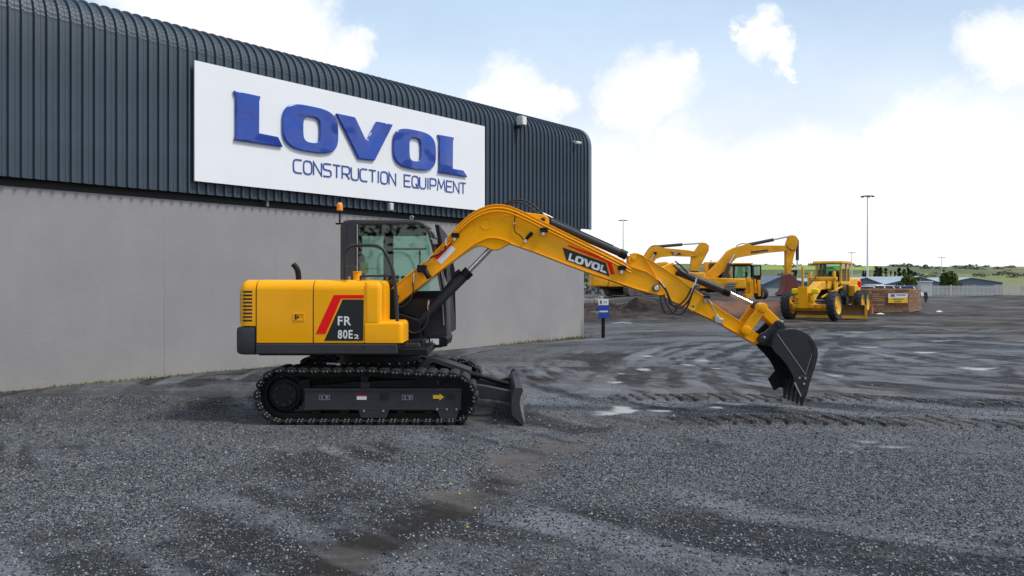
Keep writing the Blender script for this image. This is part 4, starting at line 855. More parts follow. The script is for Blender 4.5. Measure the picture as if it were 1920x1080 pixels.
# bracket carrying the arm cylinder
m = MB(); m.prism(xz([(978,397),(1008,401),(1022,403),(1029,409),(1030,419),(1024,423)], 11.0), 11.0, 11.2); B_(m, 'cylinder_bracket', YEL, boom, bevel=.008)
p = P(1018, 412, 10.98); m = MB(); m.cyl((p.x, 10.98, p.z), (p.x, 11.22, p.z), .03, 14); B_(m, 'pin', DGREY, boom)
def ram(parent, name, a, b, c_, rb, rr, Y):
    a, b, c_ = P(*a, Y), P(*b, Y), P(*c_, Y); d = (b-a).normalized(); m = MB(); m.cyl(a, b, rb, 22); o = B_(m, name, DGREY, parent, bevel=.006)
    m = MB(); m.cyl(b-d*.09, b+d*.012, rb*1.13, 22); B_(m, 'gland', BLK, o, bevel=.004); m = MB(); m.cyl(a-d*.005, a+d*.05, rb*1.06, 22); B_(m, 'end_cap', BLK, o, bevel=.004)
    m = MB(); m.cyl(b, c_, rr, 16); B_(m, 'rod', CHROME, o); m = MB(); m.cyl((c_.x, Y-.06, c_.z), (c_.x, Y+.06, c_.z), rr*1.9, 14); m.cyl((a.x, Y-.05, a.z), (a.x, Y+.05, a.z), rb*.95, 14); B_(m, 'eye', DGREY, o); return o
ac = ram(None, 'arm_cylinder', (1026,414), (1173.5,479), (1190,486.5), .052, .030, 11.1)
m = MB(); m.tube([P(1040,411,11.1), P(1062,422,11.08), P(1150,461,11.07)], .010, 6); B_(m, 'cylinder_pipe', DGREY, ac)
bc = ram(None, 'boom_cylinder', (774,614), (879,509), (927,459), .066, .036, 11.1)
m = MB(); m.tube([P(778,603,10.99), P(845,527,10.99), P(860,513,11.02)], .012, 6); B_(m, 'cylinder_pipe', BLK, bc); m = MB(); p = P(856,512,11.0); m.cyl((p.x-.05, 10.98, p.z-.04), (p.x+.05, 10.98, p.z+.03), .03, 10); B_(m, 'port_block', BLK, bc)
# boom foot bracket and slew plate
m = MB(); m.prism(xz([(716,590),(722,548),(738,540),(748,556),(742,585),(786,600),(792,640),(720,650)], 10.9), 10.88, 10.93); m.prism(xz([(716,590),(722,548),(738,540),(748,556),(742,585),(786,600),(792,640),(720,650)], 10.9), 11.27, 11.32); B_(m, 'boom_foot', BLK, bevel=.008)
# swivel block and hoses on the boom
m = MB(); a, b = P(792,500,BN-.03), P(805,521,BN-.05); m.cyl(a, b, .036, 14); m.box((P(783,0,BN).x, BN-.07, P(0,511,BN).z), (P(800,0,BN).x, BN+.018, P(0,497,BN).z)); B_(m, 'swivel_block', BLK, boom, bevel=.006)
def hose(name, pts, Y, r, parent, ma=RUB):
    m = MB(); m.tube(smoothline([P(p[0], p[1], Y+(p[2] if len(p) > 2 else 0)) for p in pts], 5), r, 9); return B_(m, name, ma, parent, smooth=60)
hose('hose', [(836,458),(834,467),(828,474),(817,479),(806,484),(797,493)], BN-.02, .011, boom); hose('hose', [(776,517),(774,530),(775,545),(770,560),(760,572),(748,576),(735,572),(722,566)], BN-.04, .010, boom)
hose('hose_fitting', [(837,446),(836,455),(836,460)], BN-.02, .012, boom, STEEL); hose('hose_fitting', [(806,484),(801,489),(797,494)], BN-.02, .013, boom, STEEL); hose('hose_fitting', [(777,512),(776,520),(775,530)], BN-.04, .012, boom, STEEL)
hose('hose', [(803,572),(803,590),(800,606),(792,618),(782,624),(772,624),(760,617)], 10.86, .014, bc); hose('hose_fitting', [(804,563),(803,572),(803,581)], 10.86, .014, bc, STEEL)
hose('hose', [(946,383),(956,377.5),(970,375),(985,377),(999,384),(1010,394),(1018,402)], 11.05, .012, boom); hose('hose', [(946,384),(960,380),(975,380),(990,386),(1003,396),(1013,404)], 11.15, .012, boom); hose('hose_fitting', [(1018,400),(1026,404),(1036,409)], 11.1, .014, boom, STEEL)
# --- arm
AN, AF = 10.97, 11.23
atop = [(1184,503),(1179,492),(1179,483),(1183,476.5),(1189,474),(1196,475),(1206,479),(1222,488.5),(1251,506),(1297,539),(1321,555.5),(1340,571),(1360,585),(1388,601.5),(1400,611),(1427,630)]
abot = [(1427,637),(1423,644),(1417,646),(1349,606.5),(1297,581.5),(1243,556),(1225,545)]
m = MB(); m.prism(xz(atop+abot, AN), AN+.012, AF-.012); arm = B_(m, 'arm', YEL, bevel=.003)
m = MB(); m.strip(xz(atop[5:15], AN), .013, AN, AF); m.strip(xz([(1418,646),(1349,606.5),(1297,581.5),(1246,557)], AN), .013, AN, AF); m.strip(xz([(1208,481),(1222,504),(1236,528)], AN), .008, AN-.004, AN+.02); m.strip(xz([(1256,566),(1268,573),(1281,573),(1297,556)], AN), .006, AN, AN+.014); B_(m, 'arm_flange', YEL, arm, bevel=.002)
m = MB(); p = P(1230,540,BN); m.cyl((p.x, BN-.03, p.z), (p.x, BF+.03, p.z), .045, 22); pn = B_(m, 'arm_pin', DGREY, boom, bevel=.006); m = MB(); m.cyl((p.x, BN-.04, p.z), (p.x, BN-.029, p.z), .034, 20); B_(m, 'pin_cap', STEEL, pn, bevel=.003)
m = MB(); p = P(1188,485,AN); m.cyl((p.x, AN-.012, p.z), (p.x, AF+.012, p.z), .028, 16); B_(m, 'pin', YEL, arm, bevel=.004)
bkc = ram(None, 'bucket_cylinder', (1257,504), (1367,549), (1416,572.5), .05, .028, 11.1)
m = MB(); m.prism(xz([(1240,502),(1262,492),(1270,505),(1262,520)], 11.04), 11.02, 11.18); B_(m, 'cylinder_bracket', YEL, arm, bevel=.006)
for pts in ([(1236,527.6),(1247,540),(1253,556),(1257,568.5),(1268,576),(1279,575.6),(1290,565),(1298,550),(1303,535),(1305.5,524)], [(1238,553,.05),(1240,566),(1243,578),(1250,587),(1261.5,587),(1268,579.5),(1273,570)], [(1245,552,.06),(1250,570),(1257,581),(1266,588.5),(1279,587.5),(1288,576),(1294,562),(1298,548)], [(1238,530),(1249,545),(1256,560),(1262,572),(1274,571),(1286,560),(1297,540)]):
    hose('hose', pts, AN-.055, .0125, arm)
hose('hose_fitting', [(1303,535),(1305,526),(1306,521)], AN-.055, .014, arm, STEEL); hose('hose_fitting', [(1296,548),(1300,538),(1303,530)], AN-.05, .013, arm, STEEL); hose('hose_fitting', [(1234,524),(1240,531),(1246,539)], AN-.055, .014, arm, STEEL)
m = MB(); m.tube([P(1262,497,AN), P(1280,512,AN-.02), P(1303,527,AN-.03)], .011, 8); m.tube([P(1266,490,11.05), P(1275,497,11.0), P(1290,512,10.98)], .010, 8); B_(m, 'cylinder_pipe', BLK, bkc)
decal('pinch_decal', [(1294,570),(1303,569.5),(1305,580),(1296,584.5)], AN+.012, YVIN, arm); decal('pinch_symbol', [(1297,573),(1302,572),(1300,578)], AN+.012, BVIN, arm, .006)
m = MB(); p = P(1322,563,AN); m.cyl((p.x, AN-.03, p.z), (p.x, AN+.02, p.z), .026, 12); cl_ = B_(m, 'pipe_clamp', EDGE, arm); m = MB(); p = P(1325,556.5,AN); m.box((p.x-.04, AN-.04, p.z-.016), (p.x+.04, AN+.02, p.z+.016)); B_(m, 'clamp_bar', BLK, cl_)
m = MB(); m.tube(smoothline([P(1327,560,AN-.01), P(1335,572,AN-.02), P(1342,588,AN-.02), P(1345,595,AN-.02)], 3), .009, 6); m.prism(xz([(1338,592),(1343,589),(1349,597),(1356,598),(1353,602),(1356,609),(1349,606),(1340,604)], AN), AN-.035, AN+.008); B_(m, 'shutoff_valve', mat('dull zinc', (.45,.46,.47), .4, .8), arm, bevel=.004)
# linkage
m = MB(); p = P(1399,620,10.9); m.cyl((p.x, 10.87, p.z), (p.x, 11.33, p.z), .062, 20); lp = B_(m, 'link_pin', YEL, arm, bevel=.008); m = MB(); m.cyl((p.x, 10.858, p.z), (p.x, 10.869, p.z), .035, 6); B_(m, 'pin_bolt', YEL, lp)
def bar(px0, px1, w0, w1, Y0, Y1):
    a, b = P(*px0, 10.9), P(*px1, 10.9); d = (b-a).normalized(); n_ = Vector((-d.z, 0, d.x)); m = MB()
    pl = []
    for i in range(9): an = math.pi*(.5+i/8); v = d*math.cos(an)+n_*math.sin(an); pl.append(((a+v*w0).x, (a+v*w0).z))
    for i in range(9): an = math.pi*(-.5+i/8); v = d*math.cos(an)+n_*math.sin(an); pl.append(((b+v*w1).x, (b+v*w1).z))
    m.prism(pl, Y0, Y1); return m
B_(bar((1400,618), (1431,577), .062, .05, 10.89, 10.95), 'link_arm', YEL, bevel=.006); B_(bar((1400,618), (1431,577), .062, .05, 11.25, 11.31), 'link_arm', YEL, bevel=.006)
m = MB(); p = P(1431,577,10.86); m.cyl((p.x, 10.86, p.z), (p.x, 11.34, p.z), .062, 20); jp = B_(m, 'link_pin', YEL, bevel=.008); m = MB(); m.cyl((p.x, 10.848, p.z), (p.x, 10.859, p.z), .03, 6); B_(m, 'pin_bolt', YEL, jp)
B_(bar((1432,579), (1461,607), .06, .06, 10.98, 11.22), 'bucket_link', YEL, bevel=.01)
# --- bucket
KN, KF = 10.72, 11.48
side = [(1446.5,649),(1452,637),(1456.5,625.5),(1466,619.5),(1480,616.8),(1492,617),(1502,619.5),(1511,624),(1519,630),(1525,637),(1529.5,645),(1533,655),(1533.8,665),(1532,677),(1527,693),(1521,711),(1516.5,726),(1513,742),(1499,741),(1489.5,716),(1488.5,708),(1482,695),(1475.5,684),(1465,671.5),(1453,660)]
sd = xz(side, KN)
shell = xz([(1449,640),(1456.5,625.5),(1466,619.5),(1480,616.8),(1492,617),(1502,619.5),(1511,624),(1519,630),(1525,637),(1529.5,645),(1533,655),(1533.8,665),(1532,677),(1527,693),(1521,711),(1516.5,726)], KN)
m = MB(); m.strip(shell, .016, KN+.004, KF-.004); bk = B_(m, 'bucket_shell', BUCK, smooth=50)
for Y0, Y1 in ((KN, KN+.018), (KF-.018, KF)):
    m = MB(); m.prism(sd, Y0, Y1); sp2 = B_(m, 'side_plate', BUCK, bk, bevel=.003)
    yo = Y0-.012 if Y0 == KN else Y1
    cut = xz([(1488,712),(1502,704),(1517,708),(1513,731),(1504,748),(1489,716)] if Y0 == KN else [(1474,723),(1489,706),(1502,704),(1517,708),(1508,735),(1486,747)], KN); m = MB(); m.prism(cut, yo, yo+.012); sc2 = B_(m, 'side_cutter', BUCK, bk, bevel=.003)
    if Y0 == KN:
        m = MB()
        for (a, b) in ((1498,708),(1509,709),(1506.5,719)): p = P(a, b, KN); m.cyl((p.x, yo-.016, p.z), (p.x, yo, p.z), .016, 6)
        B_(m, 'cutter_bolts', EDGE, sc2)
        m = MB(); a, b = P(1457,626,KN), P(1511,703,KN); m.tube([(a.x, KN-.001, a.z), (b.x, KN-.001, b.z)], .0042, 6); a, b = P(1523,662,KN), P(1511,700,KN); m.tube([(a.x, KN-.001, a.z), (b.x, KN-.001, b.z)], .003, 6); B_(m, 'weld_seam', EDGE, sp2)
        m = MB(); m.strip(xz([(1519,633),(1526,641),(1529.5,652),(1529,668),(1523,690)], KN), .035, KN-.008, KN); B_(m, 'wear_strip', BUCK, sp2, bevel=.002)
        m = MB(); a = xz([(1488.5,718),(1491,716),(1503,742),(1501.5,744)], KN-.013); m.prism(a, yo-.004, yo); B_(m, 'cutter_edge', EDGE, sc2)
# ears
ear = xz([(1420,634),(1424,626),(1434,622),(1452,604),(1458,600),(1466,602),(1472,612),(1486,617),(1470,622),(1456,628),(1449,646),(1436,648),(1424,646)], 10.93)
for Y0 in (10.90, 11.25):
    m = MB(); m.prism(ear, Y0, Y0+.045); e_ = B_(m, 'bucket_ear', BUCK, bk, bevel=.005)
    if Y0 < 11:
        for (a, b, r) in ((1428,637,.042),(1461,607.5,.042)):
            p = P(a, b, 10.9); m = MB(); m.cyl((p.x, 10.875, p.z), (p.x, 11.32, p.z), r, 18); pp_ = B_(m, 'bucket_pin', BUCK, bk, bevel=.006)
            m = MB(); m.cyl((p.x+.03, 10.868, p.z+.035), (p.x+.03, 10.9, p.z+.035), .016, 8); B_(m, 'lock_bolt', STEEL, pp_)
m = MB(); q_ = xz([(1446,650),(1452,637),(1457,627),(1466,620),(1464,624),(1455,640)], KN); m.prism(q_, KN+.02, KF-.02); B_(m, 'top_plate', BUCK, bk)
a, b = P(1505,728,KN), P(1513,728,KN)
m = MB(); m.prism(xz([(1517.5,720),(1513,735),(1508.5,736),(1512,720)], KN), KN+.018, KF-.018); B_(m, 'cutting_edge', BUCK, bk)
for i in range(5):
    yy = KN+.045+i*(KF-KN-.09)/4; m = MB()
    t0 = xz([(1516,724),(1507.5,722),(1502.8,740),(1503.0,760.5),(1506.0,762.5),(1509.4,748),(1515,734)], KN)
    w = .036; tp0 = [(x, yy-w, z) for x, z in t0]; tp1 = [(x, yy+w, z) for x, z in t0]
    n = len(t0)
    for j in (3, 4): tp0[j] = (tp0[j][0], yy-.018, tp0[j][2]); tp1[j] = (tp1[j][0], yy+.018, tp1[j][2])
    m.add(tp0+tp1, [tuple(range(n)), tuple(range(2*n-1, n-1, -1))]+[(k+n, (k+1)%n+n, (k+1)%n, k) for k in range(n)]); B_(m, 'tooth', BUCK, bk, bevel=.004)

# ------------------------------------------------------------------ machines parked behind
GREYM = mat('dusty undercarriage', (.05, .045, .04), .75, 0, col2=(.13, .11, .09), scale=3)
DKCYL = mat('dull dark cylinder', (.03, .03, .032), .5, 0, var=.3)
RUSTB = mat('red oxide bucket', (.20, .018, .012), .6, 0, col2=(.09, .035, .02), scale=1.2)
TYRE = mat('tyre rubber', (.022, .022, .024), .75, 0, var=.4, scale=5, bump=.3)
def crawler(parent, name, hgtm, ln, wd, gauge, yaw, z):
    e_ = parent; M_ = Matrix.Rotation(yaw, 3, 'Z')
    for s in (-1, 1):
        m = MB(); r = hgtm/2; pl = arc(-(ln/2-r), r, r-.05, 90, 270, 10)+arc(ln/2-r, r, r-.05, -90, 90, 10); m.prism(pl, s*gauge/2-wd*.3, s*gauge/2+wd*.3)
        m.v = [tuple(M_ @ Vector(v)+Vector((0,0,z))) for v in m.v]; tk_ = m.build('track', GREYM, e_)
        full = arc(-(ln/2-r), r, r, 90, 270, 10)+arc(ln/2-r, r, r, -90, 90, 10); full.append(full[0]); tot = 0; nsh = 44
        L_ = [math.dist(full[i], full[i+1]) for i in range(len(full)-1)]; per_ = sum(L_); m = MB()
        for k in range(nsh):
            l = per_*k/nsh; i = 0
            while l > L_[i]: l -= L_[i]; i += 1
            a, b = Vector(full[i]), Vector(full[i+1]); p = a.lerp(b, l/L_[i]); d = (b-a).normalized(); n_ = Vector((d.y, -d.x)); h = per_/nsh*.44
            q_ = [p-d*h, p+d*h, p+d*h*.8+n_*.03, p-d*h*.2+n_*.05, p-d*h-n_*.0]; m.prism([(v.x, v.y) for v in q_[:4]], s*gauge/2-wd/2, s*gauge/2+wd/2)
        m.v = [tuple(M_ @ Vector(v)+Vector((0,0,z))) for v in m.v]; o = m.build('track_shoes', GREYM, tk_, smooth=0); tag(o, kind='stuff')
        m = MB(); m.box((-ln*.32, s*gauge/2-wd*.36, hgtm*.35), (ln*.32, s*gauge/2+wd*.36, hgtm*.6)); m.v = [tuple(M_ @ Vector(v)+Vector((0,0,z))) for v in m.v]; m.build('side_frame', GREYM, tk_)
    m = MB(); m.box((-ln*.25, -gauge/2, hgtm*.4), (ln*.25, gauge/2, hgtm*.85)); m.cyl((0,0,hgtm*.8), (0,0,hgtm*1.2), .65, 20); m.v = [tuple(M_ @ Vector(v)+Vector((0,0,z))) for v in m.v]; m.build('centre_frame', BLK, e_)
class Bg:                                     # things traced at one distance, real depth behind the outline
    def __init__(s, name, px, Y, label, cat, group=None):
        x = (px-CX)*Y/F; s.o = Vector((x, Y, 0)); s.z = hgt(x, Y); s.Y = Y; s.e = empty(name, (x, Y, 0), 0, label, cat, group)
    def pr(s, name, pts, ma, y0, y1, parent=None, bevel=.02, Y=None):
        m = MB(); m.prism(xz(pts, Y or s.Y+y0), s.Y+y0, s.Y+y1); return m.build(name, ma, parent or s.e, s.o, bevel=bevel)
    def cy(s, name, a, b, r, ma, y, parent=None):
        m = MB(); m.cyl(P(*a, s.Y+y), P(*b, s.Y+y), r, 12); return m.build(name, ma, parent or s.e, s.o)
    def tu(s, name, pts, r, ma, y, parent=None):
        m = MB(); m.tube(smoothline([P(a, b, s.Y+y) for a, b in pts], 4), r, 7); return m.build(name, ma, parent or s.e, s.o)
    def txt(s, name, tx, quad, ma, y, parent, bold=.03):
        vs, fs = text2d(tx, bold); m = flat([P(a, b, s.Y+y) for a, b in quad], vs, fs); return m.build(name, ma, parent, s.o, smooth=0, fix=False)

# machine with the lower folded boom
A = Bg('excavator', 1190, 70, 'big old yellow excavator behind the information post, arm folded down', 'excavator')
A.pr('counterweight', [(1110,513),(1113,509),(1140,506),(1140,538),(1110,537.5)], YOLD, -1.4, 1.4, bevel=.12)
A.pr('engine_house', [(1140,503),(1200,503),(1200,538),(1140,538)], YOLD, -1.35, 1.35, bevel=.08)
A.pr('turntable', [(1125,538),(1245,538),(1245,541.5),(1125,541.5)], BLK, -1.2, 1.2)
A.pr('front_deck', [(1200,520),(1245,520),(1245,538),(1200,538)], YOLD, -1.35, -.5)
c_ = A.pr('cab', [(1200,494),(1236,494),(1243,520),(1243,538),(1200,538)], YOLD, .35, 1.35)
A.pr('cab_window', [(1203,497),(1233,497),(1239,518),(1203,518)], GLASS2, .33, .345, c_, 0)
bm_ = A.pr('boom', [(1198,528),(1200,505),(1206,484),(1213,472),(1222,463),(1232,461),(1247,465),(1290,469),(1306,472),(1309,476),(1308,480),(1300,481),(1262,480),(1240,482),(1230,486),(1223,497),(1214,528)], YOLD, -.3, .3)
A.pr('logo_plate', [(1257,471),(1262,473),(1270,472.5),(1279,476.5),(1272,478.3),(1262,477.2)], BVIN, -.32, -.30, bm_, 0); A.txt('logo_text', 'CAT', [(1263,476.8),(1271,477.2),(1271,473.6),(1263,473.3)], WHITE, -.33, bm_)
ar_ = A.pr('arm', [(1305,468),(1311,459),(1317,454.5),(1324,455.5),(1330,461),(1329,470),(1322,482),(1316,493),(1310,510),(1294,510),(1296,492),(1297,481)], YOLD, -.22, .22)
cy = A.cy('arm_cylinder', (1226,463), (1279,458.5), .13, DKCYL, 0); A.cy('rod', (1279,458.5), (1317,455.8), .07, STEEL, 0, cy)
cy = A.cy('bucket_cylinder', (1327,467), (1313,494), .12, DKCYL, -.05); A.cy('rod', (1313,494), (1306,508), .06, STEEL, -.05, cy)
for yy in (-.5, .5): cy = A.cy('boom_cylinder', (1208,518), (1219,491), .12, DKCYL, yy); A.cy('rod', (1219,491), (1228,475), .07, STEEL, yy, cy)
m = MB(); p = P(1228,475,70-.35); m.cyl((p.x, 69.4, p.z), (p.x, 70.6, p.z), .13, 12); m.build('pin', BLK, bm_, A.o)
A.pr('bucket', [(1293,508),(1310,508),(1314,518),(1310,530),(1298,534),(1284,530),(1290,520)], DKCYL, -.6, .6)
for k in range(3): A.tu('hose', [(1208+k*2,480-k*2),(1215+k*2,468),(1222+k*2,461.5),(1232,460)], .03, RUB, -.2+.15*k, bm_)
crawler(A.e, 'a', 1.05, 4.4, .6, 2.3, R(38), A.z)

# machine with the raised boom
Bx = Bg('excavator', 1345, 58, 'yellow excavator with long raised boom and rusty red bucket', 'excavator')
Bx.pr('counterweight', [(1236,492),(1250,490),(1256,494),(1268,498),(1268,541),(1236,538)], YOLD, -1.4, 1.4, bevel=.1)
Bx.pr('engine_house', [(1268,505),(1300,511),(1322,511),(1322,541),(1268,541)], YOLD, -1.4, 1.4, bevel=.06)
Bx.pr('front_deck', [(1322,520),(1398,523),(1400,541),(1322,541)], YOLD, -1.4, -.4, bevel=.05)
Bx.pr('turntable', [(1280,541),(1398,541),(1396,546),(1284,546)], BLK, -1.2, 1.2)
c_ = Bx.pr('cab', [(1325,491),(1347,490.5),(1364,494),(1374,523),(1374,541),(1325,541)], YOLD, .3, 1.4, bevel=.06)
Bx.pr('cab_window', [(1329,493.5),(1344,493.5),(1344,515),(1329,515)], GLASS2, .27, .295, c_, 0); Bx.pr('cab_window', [(1347,493.5),(1361,496),(1370,521),(1347,521)], GLASS2, .27, .295, c_, 0)
bm_ = Bx.pr('boom', [(1316,526),(1320,516),(1332,507),(1353,486),(1366,470),(1378,464),(1398,458.5),(1403,457),(1411,460.2),(1440,460),(1476,460.3),(1479,465),(1473,471),(1440,474),(1396,481),(1381,484),(1374,491),(1366,501),(1343,522),(1338,527)], YOLD, -.3, .3)
Bx.txt('brand_text', 'KOMATSU', [(1408,475.5),(1440,471.8),(1440,467.2),(1408,471)], BVIN, -.31, bm_, .09)
ar_ = Bx.pr('arm', [(1474,470),(1475,458),(1480,443),(1485,440.5),(1492,442),(1497,448),(1496,458),(1490,476),(1485,498),(1483,515),(1475,515),(1474,498)], YOLD, -.22, .22)
cy = Bx.cy('arm_cylinder', (1398,460), (1450,449.5), .12, DKCYL, 0); Bx.cy('rod', (1450,449.5), (1483,442.5), .06, STEEL, 0, cy)
cy = Bx.cy('bucket_cylinder', (1495,450), (1495,488), .11, DKCYL, 0); Bx.cy('rod', (1495,488), (1494.5,511), .055, STEEL, 0, cy)
Bx.pr('link', [(1477,507),(1496,506),(1496,509.5),(1477,510)], BLK, -.2, .2); Bx.pr('link', [(1492,508),(1496,508),(1493,520),(1489,520)], BLK, -.2, .2)
bk_ = Bx.pr('bucket', [(1475,516),(1481,512.5),(1488,516),(1494,522),(1498,534),(1498,546),(1493,551.5),(1480,553),(1462,553.5),(1470,545),(1475,531)], RUSTB, -.65, .65, bevel=.04)
for k in range(5):
    yy = -.55+k*.27; Bx.pr('tooth', [(1466,551),(1470,553.5),(1458,555.5)], RUSTB, yy, yy+.1, bk_, 0, Y=58)
for yy in (-.48, .48): cy = Bx.cy('boom_cylinder', (1355,533), (1368,494), .125, DKCYL, yy); Bx.cy('rod', (1368,494), (1378,477), .07, STEEL, yy, cy)
Bx.tu('hose', [(1380,462),(1388,457.5),(1396,457),(1402,459)], .03, RUB, 0, bm_); Bx.tu('hose', [(1474,460),(1480,466),(1486,470),(1490,468)], .03, RUB, -.3, bm_)
Bx.tu('beacon_stem', [(1333,490.5),(1333,488)], .06, ORG, .8, c_)
crawler(Bx.e, 'b', 1.05, 4.2, .6, 2.3, R(68), Bx.z)

# backhoe loader seen from behind
T = Bg('backhoe_loader', 1400, 64, 'yellow backhoe loader seen from behind, glass cab door swung open', 'loader')
T.pr('chassis', [(1382,535),(1426,535),(1426,550),(1382,550)], YOLD, 0, 3.6)
fr_ = MB(); o1 = xz([(1374,526),(1375,497.5),(1377,495.5),(1409,495.5),(1411,497.5),(1412,526)], T.Y); i1 = xz([(1377.5,522),(1378.5,500),(1379.5,499),(1407,499),(1407.5,500),(1408.5,522)], T.Y); fr_.ring(o1, i1, T.Y, T.Y+.12); fr_.ring(o1, i1, T.Y+1.5, T.Y+1.62)
c_ = fr_.build('cab_frame', BLK, T.e, T.o); T.pr('cab_roof', [(1373,495),(1375,492.8),(1411,492.8),(1413,495)], YOLD, -.1, 1.75, c_, .03)
T.pr('rear_window', [(1378,522),(1379,499.5),(1407.5,499.5),(1408.5,522)], CGLASS, .04, .06, c_, 0); T.pr('front_window', [(1378,522),(1379,499.5),(1407.5,499.5),(1408.5,522)], CGLASS, 1.54, 1.56, c_, 0)
m = MB(); oo = xz([(1411.5,498),(1427,497),(1427.5,517),(1424,531),(1413,531)], T.Y-.2); ii_ = xz([(1413,500),(1425,499),(1425.5,515),(1423,516),(1414,516)], T.Y-.2); m.ring(oo, ii_, T.Y-.22, T.Y-.14); d_ = m.build('cab_door', BLK, T.e, T.o); T.pr('door_glass', [(1413,500),(1425,499),(1425.5,515),(1414,516)], CGLASS, -.19, -.17, d_, 0)
T.pr('rear_hood', [(1376,522),(1411,521),(1412,536),(1377,538)], YOLD, -.15, 1.6)
T.pr('kingpost', [(1396,524),(1408,523),(1409,548),(1400,552),(1396,548)], YOLD, -.7, -.3); T.pr('backhoe_boom', [(1400,521),(1404,519),(1407,548),(1404,558),(1399,558),(1400,545)], YOLD, -1.05, -.75); T.pr('backhoe_arm', [(1405,528),(1411,525),(1413,556),(1408,558)], YOLD, -1.3, -1.08); T.pr('backhoe_bucket', [(1398,552),(1411,551),(1411,561),(1400,562)], YOLD, -1.5, -.9)
for a in (1380, 1386, 1391, 1415): T.cy('valve_cylinder', (a,523), (a+1.5,540), .07, YOLD if a != 1386 else DKCYL, -.28)
for a, b in ((1377,548),(1420,534)): T.pr('stabiliser_leg', [(a,525),(a+5,525),(a+7,555),(a+2,556)], YOLD, -.35, -.15)
T.pr('fender', [(1411,531),(1420,525),(1429,519),(1429,523),(1421,531),(1413,536)], YOLD, .1, 1.0)
def wheel(parent, off, c, ax, r, w, ma_t, ma_r, lugs=18, name='wheel'):
    # c in world, ax = axle direction; rounded tyre with lugs, dished rim
    c = Vector(c); ax = Vector(ax).normalized(); u = ax.orthogonal().normalized(); v = ax.cross(u); k = 30
    def ring_(rr, t_): return [c+ax*t_+(u*math.cos(2*math.pi*i/k)+v*math.sin(2*math.pi*i/k))*rr for i in range(k)]
    m = MB(); m.loft([ring_(r*.58, -w*.46), ring_(r*.80, -w*.5), ring_(r*.94, -w*.42), ring_(r*.975, -w*.2), ring_(r*.975, w*.2), ring_(r*.94, w*.42), ring_(r*.80, w*.5), ring_(r*.58, w*.46)], caps=False)
    for i in range(lugs):
        for s in (-1, 1):
            a = 2*math.pi*(i+(.5 if s > 0 else 0))/lugs; da = .5*2*math.pi/lugs
            def q(rr, an, t_): return c+ax*t_+(u*math.cos(an)+v*math.sin(an))*rr
            m.add([q(r*.96,a,0),q(r*.96,a+da*.6,0),q(r*.9,a+da*1.5,s*w*.5),q(r*.9,a+da*.8,s*w*.5),q(r*1.01,a,0),q(r*1.01,a+da*.6,0),q(r*.965,a+da*1.5,s*w*.49),q(r*.965,a+da*.8,s*w*.49)], [(0,1,2,3),(4,5,6,7),(0,1,5,4),(1,2,6,5),(2,3,7,6),(3,0,4,7)])
    t_ = m.build('tyre', ma_t, parent, off, smooth=40)
    m = MB()
    for s in (-1, 1): m.loft([ring_(r*.60, s*w*.47), ring_(r*.57, s*w*.49), ring_(r*.50, s*w*.36), ring_(r*.24, s*w*.30), ring_(r*.2, s*w*.40), ring_(r*.02, s*w*.40)], caps=False)
    m.build('rim', ma_r, t_, off, smooth=40)
    return t_
RIMW = mat('pale rim', (.5, .5, .48), .5)
for px, yy in ((1380, .6), (1422, .6)):
    p = P(px, 545, T.Y+yy); wheel(T.e, T.o, (p.x, p.y, T.z+.62), (1,.0,0), .62, .4, TYRE, YOLD)
p = P(1432, 546, T.Y+3); wheel(T.e, T.o, (p.x, p.y, T.z+.42), (1,.3,0), .45, .3, TYRE, RIMW)

# motor grader, front axle at its origin, nose towards the yard
GL = Vector((13.37, 37.52, 0)); GL.z = hgt(13.37, 37.5); GA = math.atan2(-.845, -.535)
gr = empty('motor_grader', GL, GA, 'yellow motor grader facing the yard with its wide blade lowered', 'grader')
def gb(name, a, b, ma, parent=None, bevel=.02):
    m = MB(); m.box(a, b); return m.build(name, ma, parent or gr, bevel=bevel)
RW = .655
for yy in (.98, -.98):
    wheel(gr, (0,0,0), (0, yy, RW), (.10, 1, .10 if yy > 0 else .06), RW, .36, TYRE, YGRD)
    for xx in (-6.0, -7.45): wheel(gr, (0,0,0), (xx, yy, RW), (0, 1, 0), RW, .36, TYRE, YGRD)
    gb('tandem_case', (-7.5, yy*.72-.1, .45), (-5.95, yy*.72+.1, .85), YGRD)
m = MB(); m.prism([(-.16, .42), (.16, .42), (.16, .72), (-.16, .72)], -.85, .85); m.build('front_axle', YGRD, gr, bevel=.03); m = MB(); m.cyl((.12, -.8, .85), (.12, .8, .85), .05, 8); m.build('tie_rod', DKCYL, gr)  # tie rod coloured dark for shadow and dirt behind the nose
m = MB(); m.prism([(.42, .62), (.42, 1.22), (.1, 1.42), (-1.1, 1.72), (-3.9, 1.80), (-3.9, 1.40), (-1.2, 1.34), (-.2, .98), (-.2, .62)], -.19, .19); m.build('gooseneck_frame', YGRD, gr, bevel=.04)
m = MB(); m.prism([(.50, .55), (.62, .55), (.62, 1.50), (.50, 1.50)], -.42, -.02); m.build('front_plate', YEL, gr, bevel=.015)
gb('front_bumper', (.38, -.7, .55), (.5, .75, .72), YGRD); gb('grille_block', (.15, -.62, .75), (.45, -.44, 1.2), YGRD)
for yy in (-.62, .22): gb('lamp_guard', (.40, yy-.10, 1.18), (.56, yy+.22, 1.42), LIME, bevel=.05)
gb('lamp_guard', (.44, -.55, .98), (.52, -.43, 1.1), LIME, bevel=.02); gb('lamp_guard', (.44, .08, .86), (.52, .22, 1.1), LIME, bevel=.03)
for yy in (.25, .55): gb('reflector', (.50, yy, .60), (.515, yy+.1, .66), RED, bevel=0)
